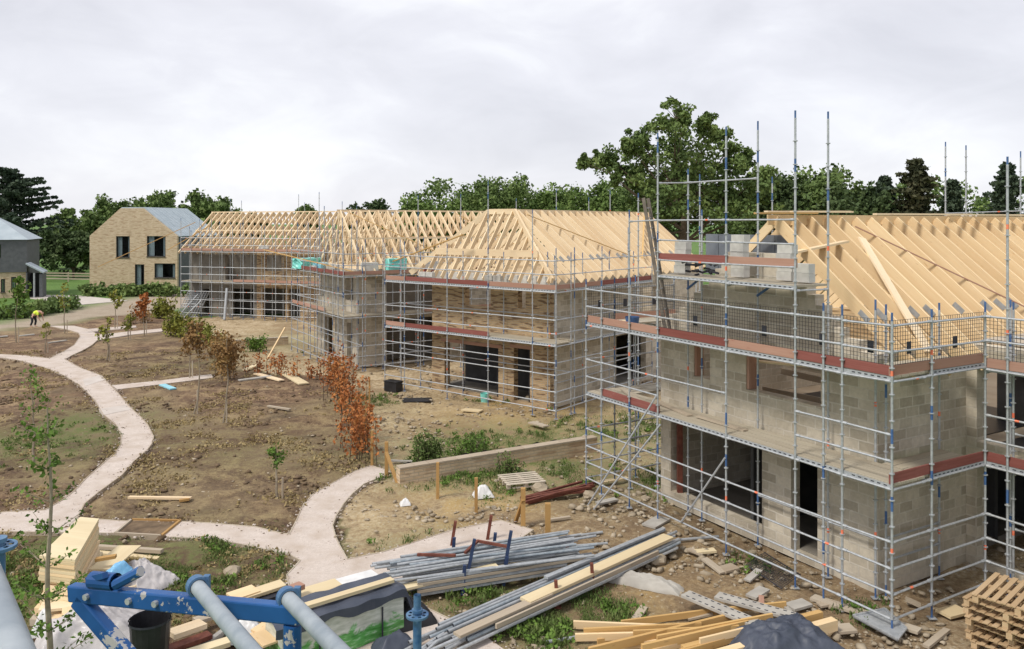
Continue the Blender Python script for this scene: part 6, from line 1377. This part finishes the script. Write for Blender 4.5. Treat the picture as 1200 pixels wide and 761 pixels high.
# leaning panels at the far scaffold
for k in range(4):
    a = G(207 + 3 * k, 371); d = Vector((.93, -.2, 0)); n = Vector((.3, .9, 0)); t = thing('fence_panel', 'grey mesh panel leaning in the pile at the far scaffold end', 'panel', a, 'mesh panels leaning at the far scaffold end'); up_ = Vector((.95, .1, 2.1)); mb = MB()
    for (p0, p1) in ((a, a + up_), (a + d * 1.3, a + d * 1.3 + up_), (a, a + d * 1.3), (a + up_, a + d * 1.3 + up_), (a + up_ * .5, a + d * 1.3 + up_ * .5)): mb.tube(p0, p1, .03, 6)
    mb.build('frame', M['galv'], t); mb = MB()
    for i in range(1, 9): mb.tube(a + d * (1.3 * i / 9), a + d * (1.3 * i / 9) + up_, .012, 4)
    for i in range(1, 12): mb.tube(a + up_ * (i / 12), a + d * 1.3 + up_ * (i / 12), .01, 4)
    mb.build('infill_mesh', M['galv_dull'], t)
for (x0, y0, x1, y1, lab) in ((207, 373, 232, 345, 'pale pole leaning over the mesh panels, steeper one'), (214, 374, 236, 352, 'pale pole leaning over the mesh panels, lower one'), (263, 375, 266, 338, 'pale grey plank standing upright at the far scaffold')):
    a = G(x0, y0); tube_thing(a, AT(x1, y1, a.y + .6), .05 if 'plank' not in lab else .11, 'galv', 'leaning_pole', lab, 'pole')
# field fence and lawn behind the far house
def fence(pts, label):
    t = thing('field_fence', label, 'fence', pts[0])
    for a, b2 in zip(pts, pts[1:]):
        n = max(1, int((b2 - a).length / 2.2))
        for i in range(n): mb = MB(); q = a + (b2 - a) * (i / n); mb.beam(q, q + Vector((0, 0, 1.3)), .12, .12); mb.build('post', M['weathered'], t)
        for z in (.4, .8, 1.15): mb = MB(); mb.beam(a + Vector((0, -.07, z)), b2 + Vector((0, -.07, z)), .04, .14); mb.build('rail', M['weathered'], t)
fence([G(48, 330), G(80, 330.5), G(112, 331)], 'low weathered timber fence behind the grass lawn')
# worker bending over the soil
wp = G(42, 383.5); t = thing('person', 'worker in yellow hi vis top and dark trousers bending down over the soil bed', 'person', wp)
def skin(name, pts, edges, mat, parent, root=0):
    me = bpy.data.meshes.new(name); me.from_pydata([p[:3] for p in pts], edges, []); o = bpy.data.objects.new(name, me); COL.objects.link(o); o.parent = parent
    m_ = o.modifiers.new('skin', 'SKIN'); m_.use_smooth_shade = True
    for i, p in enumerate(pts): me.skin_vertices[0].data[i].radius = (p[3], p[3] * (p[4] if len(p) > 4 else 1)); me.skin_vertices[0].data[i].use_root = i == root
    s_ = o.modifiers.new('sub', 'SUBSURF'); s_.levels = 1; s_.render_levels = 2; me.materials.append(mat); return o
body = [(-.22, 0, .86, .155), (-.08, -.01, 1.0, .15), (.12, -.02, 1.12, .165), (.28, -.02, 1.16, .15), (.40, -.02, 1.13, .065), (.50, -.02, 1.07, .10), (.56, -.02, .98, .085),
    (-.2, .13, .82, .10), (-.08, .15, .45, .07), (-.16, .15, .08, .05), (.02, .16, .035, .045), (-.22, -.14, .82, .10), (-.16, -.17, .45, .07), (-.30, -.17, .08, .05), (-.12, -.18, .035, .045),
    (.28, .2, 1.1, .07), (.36, .24, .82, .05), (.44, .2, .56, .037), (.47, .18, .46, .04), (.28, -.24, 1.1, .07), (.30, -.28, .82, .05), (.42, -.24, .58, .037), (.46, -.22, .48, .04)]
skin('body', body, [(0, 1), (1, 2), (2, 3), (3, 4), (4, 5), (5, 6), (0, 7), (7, 8), (8, 9), (9, 10), (0, 11), (11, 12), (12, 13), (13, 14), (3, 15), (15, 16), (16, 17), (17, 18), (3, 19), (19, 20), (20, 21), (21, 22)], M['skin'], t)
top = [(-.12, -.01, .98, .175), (-.02, -.01, 1.06, .175), (.12, -.02, 1.13, .185), (.28, -.02, 1.17, .17), (.28, .2, 1.1, .085), (.34, .24, .9, .07), (.28, -.24, 1.1, .085), (.30, -.28, .9, .07)]
skin('hi_vis_top', top, [(0, 1), (1, 2), (2, 3), (3, 4), (4, 5), (3, 6), (6, 7)], M['hivis'], t)
tro = [(-.23, 0, .86, .175), (-.14, -.01, .95, .165), (-.2, .13, .82, .115), (-.08, .15, .45, .085), (-.16, .15, .12, .07), (-.22, -.14, .82, .115), (-.16, -.17, .45, .085), (-.30, -.17, .12, .07)]
skin('trousers', tro, [(0, 1), (0, 2), (2, 3), (3, 4), (0, 5), (5, 6), (6, 7)], M['cloth'], t)
hr = [(.46, -.02, 1.13, .10), (.54, -.02, 1.08, .105)]; skin('hair', hr, [(0, 1)], M['bark'], t)
for c_ in t.children: c_.location = (0, 0, 0)
tube_thing(wp + Vector((.45, -.2, .5)), wp + Vector((.95, -.3, .0)), .02, 'weathered', 'rake_handle', 'thin tool handle held down by the bending worker', 'tool')

# ------------------------------------------------------------------ the tower the camera stands on (blue bracket, tubes, standards)
t = thing('scaffold_bracket', 'blue steel bracket beam with diagonal strut in the left foreground', 'scaffold bracket', (-.70, 2.56, 0))
b0 = AT(84, 694, 2.9); b1 = AT(352, 720, 2.55); dd = (b1 - b0).normalized()
mb = MB(); mb.beam(b0, b1, .04, .059); o = mb.build('beam', M['bluebright'], t); bv = o.modifiers.new('bevel', 'BEVEL'); bv.width = .006; bv.segments = 2
mb = MB(); mb.tube(b1 + Vector((.0, .0, -6.5)) + dd * -.03, b1 + dd * -.03 + Vector((0, 0, -.035)), .028, 14); mb.build('upright', M['bluebright'], t, smooth=False)
mb = MB(); mb.beam(b0 + dd * .03 + Vector((0, 0, -.02)), b1 + dd * -.05 + Vector((0, 0, -.72)), .04, .058); o = mb.build('diagonal', M['bluebright'], t); bv = o.modifiers.new('bevel', 'BEVEL'); bv.width = .006; bv.segments = 2
for f in (.1, .3, .42, .7):
    mb = MB(); q = b0 + (b1 - b0) * f + Vector((0, 0, .0)); s = Vector((-dd.y, dd.x, 0)); mb.tube(q - s * .032, q + s * .032, .011, 8); mb.build('bolt', M['galv'], t)
mb = MB(); q = b0 + dd * .16 + Vector((.0, 0, .05)); mb.tube(q - dd * .06, q + dd * .05, .03, 14, cap=False); mb.tube(q - dd * .06, q + dd * .05, .024, 14, cap=False); mb.beam(q - dd * .08 + Vector((0, 0, .0)), q + dd * .02 + Vector((0, -.03, .035)), .02, .02); mb.tube(q + dd * .06 + Vector((0, -.02, .0)), q + dd * .17 + Vector((0, -.01, .05)), .018, 8); mb.build('coupler', M['bluebright'], t)
def near_tube(p0, p1, label, r=.0243, collar=True):
    p0, p1 = Vector(p0), Vector(p1); d = (p1 - p0).normalized(); e_ = p0 + d * 3.0; t = thing('scaffold_tube', label, 'scaffold tube', p0); mb = MB(); mb.tube(p0, e_, r, 24, 0, cap=False); mb.tube(p0, e_, r * .82, 20, 0, cap=False); mb.build('tube', [M['tube_near']], t, smooth=True, fixn=False)
    if collar:
        mb = MB(); mb.tube(p0 + d * -.005, p0 + d * .03, r * 1.4, 20, 0, cap=False); mb.tube(p0 + d * -.005, p0 + d * .03, r * 1.1, 20, 0, cap=False); s = d.cross(Vector((0, 0, 1))).normalized()
        nA = 20; u_ = s.cross(d)
        for i in range(nA):
            a0, a1 = 2 * math.pi * i / nA, 2 * math.pi * (i + 1) / nA
            for w_, dz in ((0, -.005), (1, .03)):
                P_ = lambda a, rr: p0 + d * dz + s * (math.cos(a) * rr) + u_ * (math.sin(a) * rr)
                mb.face([P_(a0, r * 1.1), P_(a1, r * 1.1), P_(a1, r * 1.4), P_(a0, r * 1.4)], [(0, 0)] * 4)
        mb.beam(p0 + s * -.03 + d * .015 + Vector((0, 0, -.05)), p0 + s * -.03 + d * .015 + Vector((0, 0, .03)), .02, .02); mb.build('collar', M['bluesteel'], t, fixn=False)
near_tube(AT(230, 686, 2.72), AT(297, 766, 2.2), 'pale galvanised tube resting over the blue bracket, left one')
near_tube(AT(336, 700, 2.6), AT(400, 766, 2.12), 'pale galvanised tube resting over the blue bracket, right one')
near_tube(AT(-36, 634, 1.22), AT(12, 765, .95), 'thick looking pale guard tube closest to the camera at the left edge', collar=False)
def standard_top(p, zr, zt, label):
    """blue upright with a rosette and its eight wedge holes"""
    t = thing('blue_standard', label, 'scaffold upright', (p.x, p.y, 0)); mb = MB(); b_ = Vector((p.x, p.y, 0)); mb.tube(b_, b_ + Vector((0, 0, zr)), .0243, 18, cap=True); mb.tube(b_ + Vector((0, 0, zr)), b_ + Vector((0, 0, zt)), .021, 18, cap=False); mb.tube(b_ + Vector((0, 0, zr)), b_ + Vector((0, 0, zt)), .017, 18, cap=False)
    mb.tube(b_ + Vector((0, 0, zr + .02)), b_ + Vector((0, 0, zr + .035)), .03, 18); mb.build('upright', M['bluesteel'], t, fixn=False)
    mb = MB(); zb, za = zr - .006, zr + .006; n = 32
    for i in range(n):
        a0, a1 = 2 * math.pi * i / n, 2 * math.pi * (i + 1) / n; r0, r1 = .026, .064
        P_ = lambda a, r, z: b_ + Vector((math.cos(a) * r, math.sin(a) * r, z)); hole = i % 4 in (1, 2)
        for (ra, rb) in (((r0, .034), (.052, r1)) if hole else ((r0, r1),)):
            mb.face([P_(a0, ra, za), P_(a0, rb, za), P_(a1, rb, za), P_(a1, ra, za)], [(0, 0)] * 4); mb.face([P_(a0, ra, zb), P_(a1, ra, zb), P_(a1, rb, zb), P_(a0, rb, zb)], [(0, 0)] * 4)
        mb.face([P_(a0, r1, zb), P_(a1, r1, zb), P_(a1, r1, za), P_(a0, r1, za)], [(0, 0)] * 4)
        if hole:
            mb.face([P_(a0, .034, zb), P_(a1, .034, zb), P_(a1, .034, za), P_(a0, .034, za)], [(0, 0)] * 4); mb.face([P_(a0, .052, zb), P_(a1, .052, zb), P_(a1, .052, za), P_(a0, .052, za)], [(0, 0)] * 4)
    mb.build('rosette', M['bluesteel'], t, fixn=False)
q = AT(489, 721, 4.6); standard_top(q, q.z, q.z + .115, 'worn blue upright with round rosette beside the long tube bundle')
q = AT(-2, 641, 3.1); standard_top(q, q.z, q.z + .03, 'pale blue rosette topped upright cut by the left edge')

# ------------------------------------------------------------------ more than a hundred like parts on one thing: the smallest in view become one part
def merge_parts(root, base, keep=100):
    ch = [c for c in root.children if c.name.split('.')[0] == base]
    if len(ch) <= keep: return
    def key(o):
        v = o.data.vertices; q = np.array([(p.co.x, p.co.y, p.co.z) for p in v]) + np.array(parent_loc(root)); y = np.maximum(q[:, 1], .5)
        x_ = 600 + FPX * q[:, 0] / y; y_ = HOR - (q[:, 2] - EYE) * FPX / y; inn = 1 if (x_.max() > 0 and x_.min() < 1200) else .1
        return -inn * max(np.ptp(x_), np.ptp(y_))
    ch.sort(key=key); rest = ch[keep:]; bm = bmesh.new(); mats = []
    for o in rest:
        mp_ = []
        for m_ in o.data.materials:
            if m_ not in mats: mats.append(m_)
            mp_.append(mats.index(m_))
        n0 = len(bm.faces); bm.from_mesh(o.data); bm.faces.ensure_lookup_table()
        for f in bm.faces[n0:]: f.material_index = mp_[min(f.material_index, len(mp_) - 1)]
    me = bpy.data.meshes.new(base); bm.to_mesh(me); bm.free()
    for m_ in mats: me.materials.append(m_)
    for o in rest: bpy.data.objects.remove(o)
    n_o = bpy.data.objects.new(base, me); COL.objects.link(n_o); n_o.parent = root; n_o['kind'] = 'stuff'
for r_ in [x for x in COL.objects if x.parent is None and x.type == 'EMPTY']:
    if len(r_.children) > 100:
        for base in {c.name.split('.')[0] for c in r_.children}: merge_parts(r_, base)
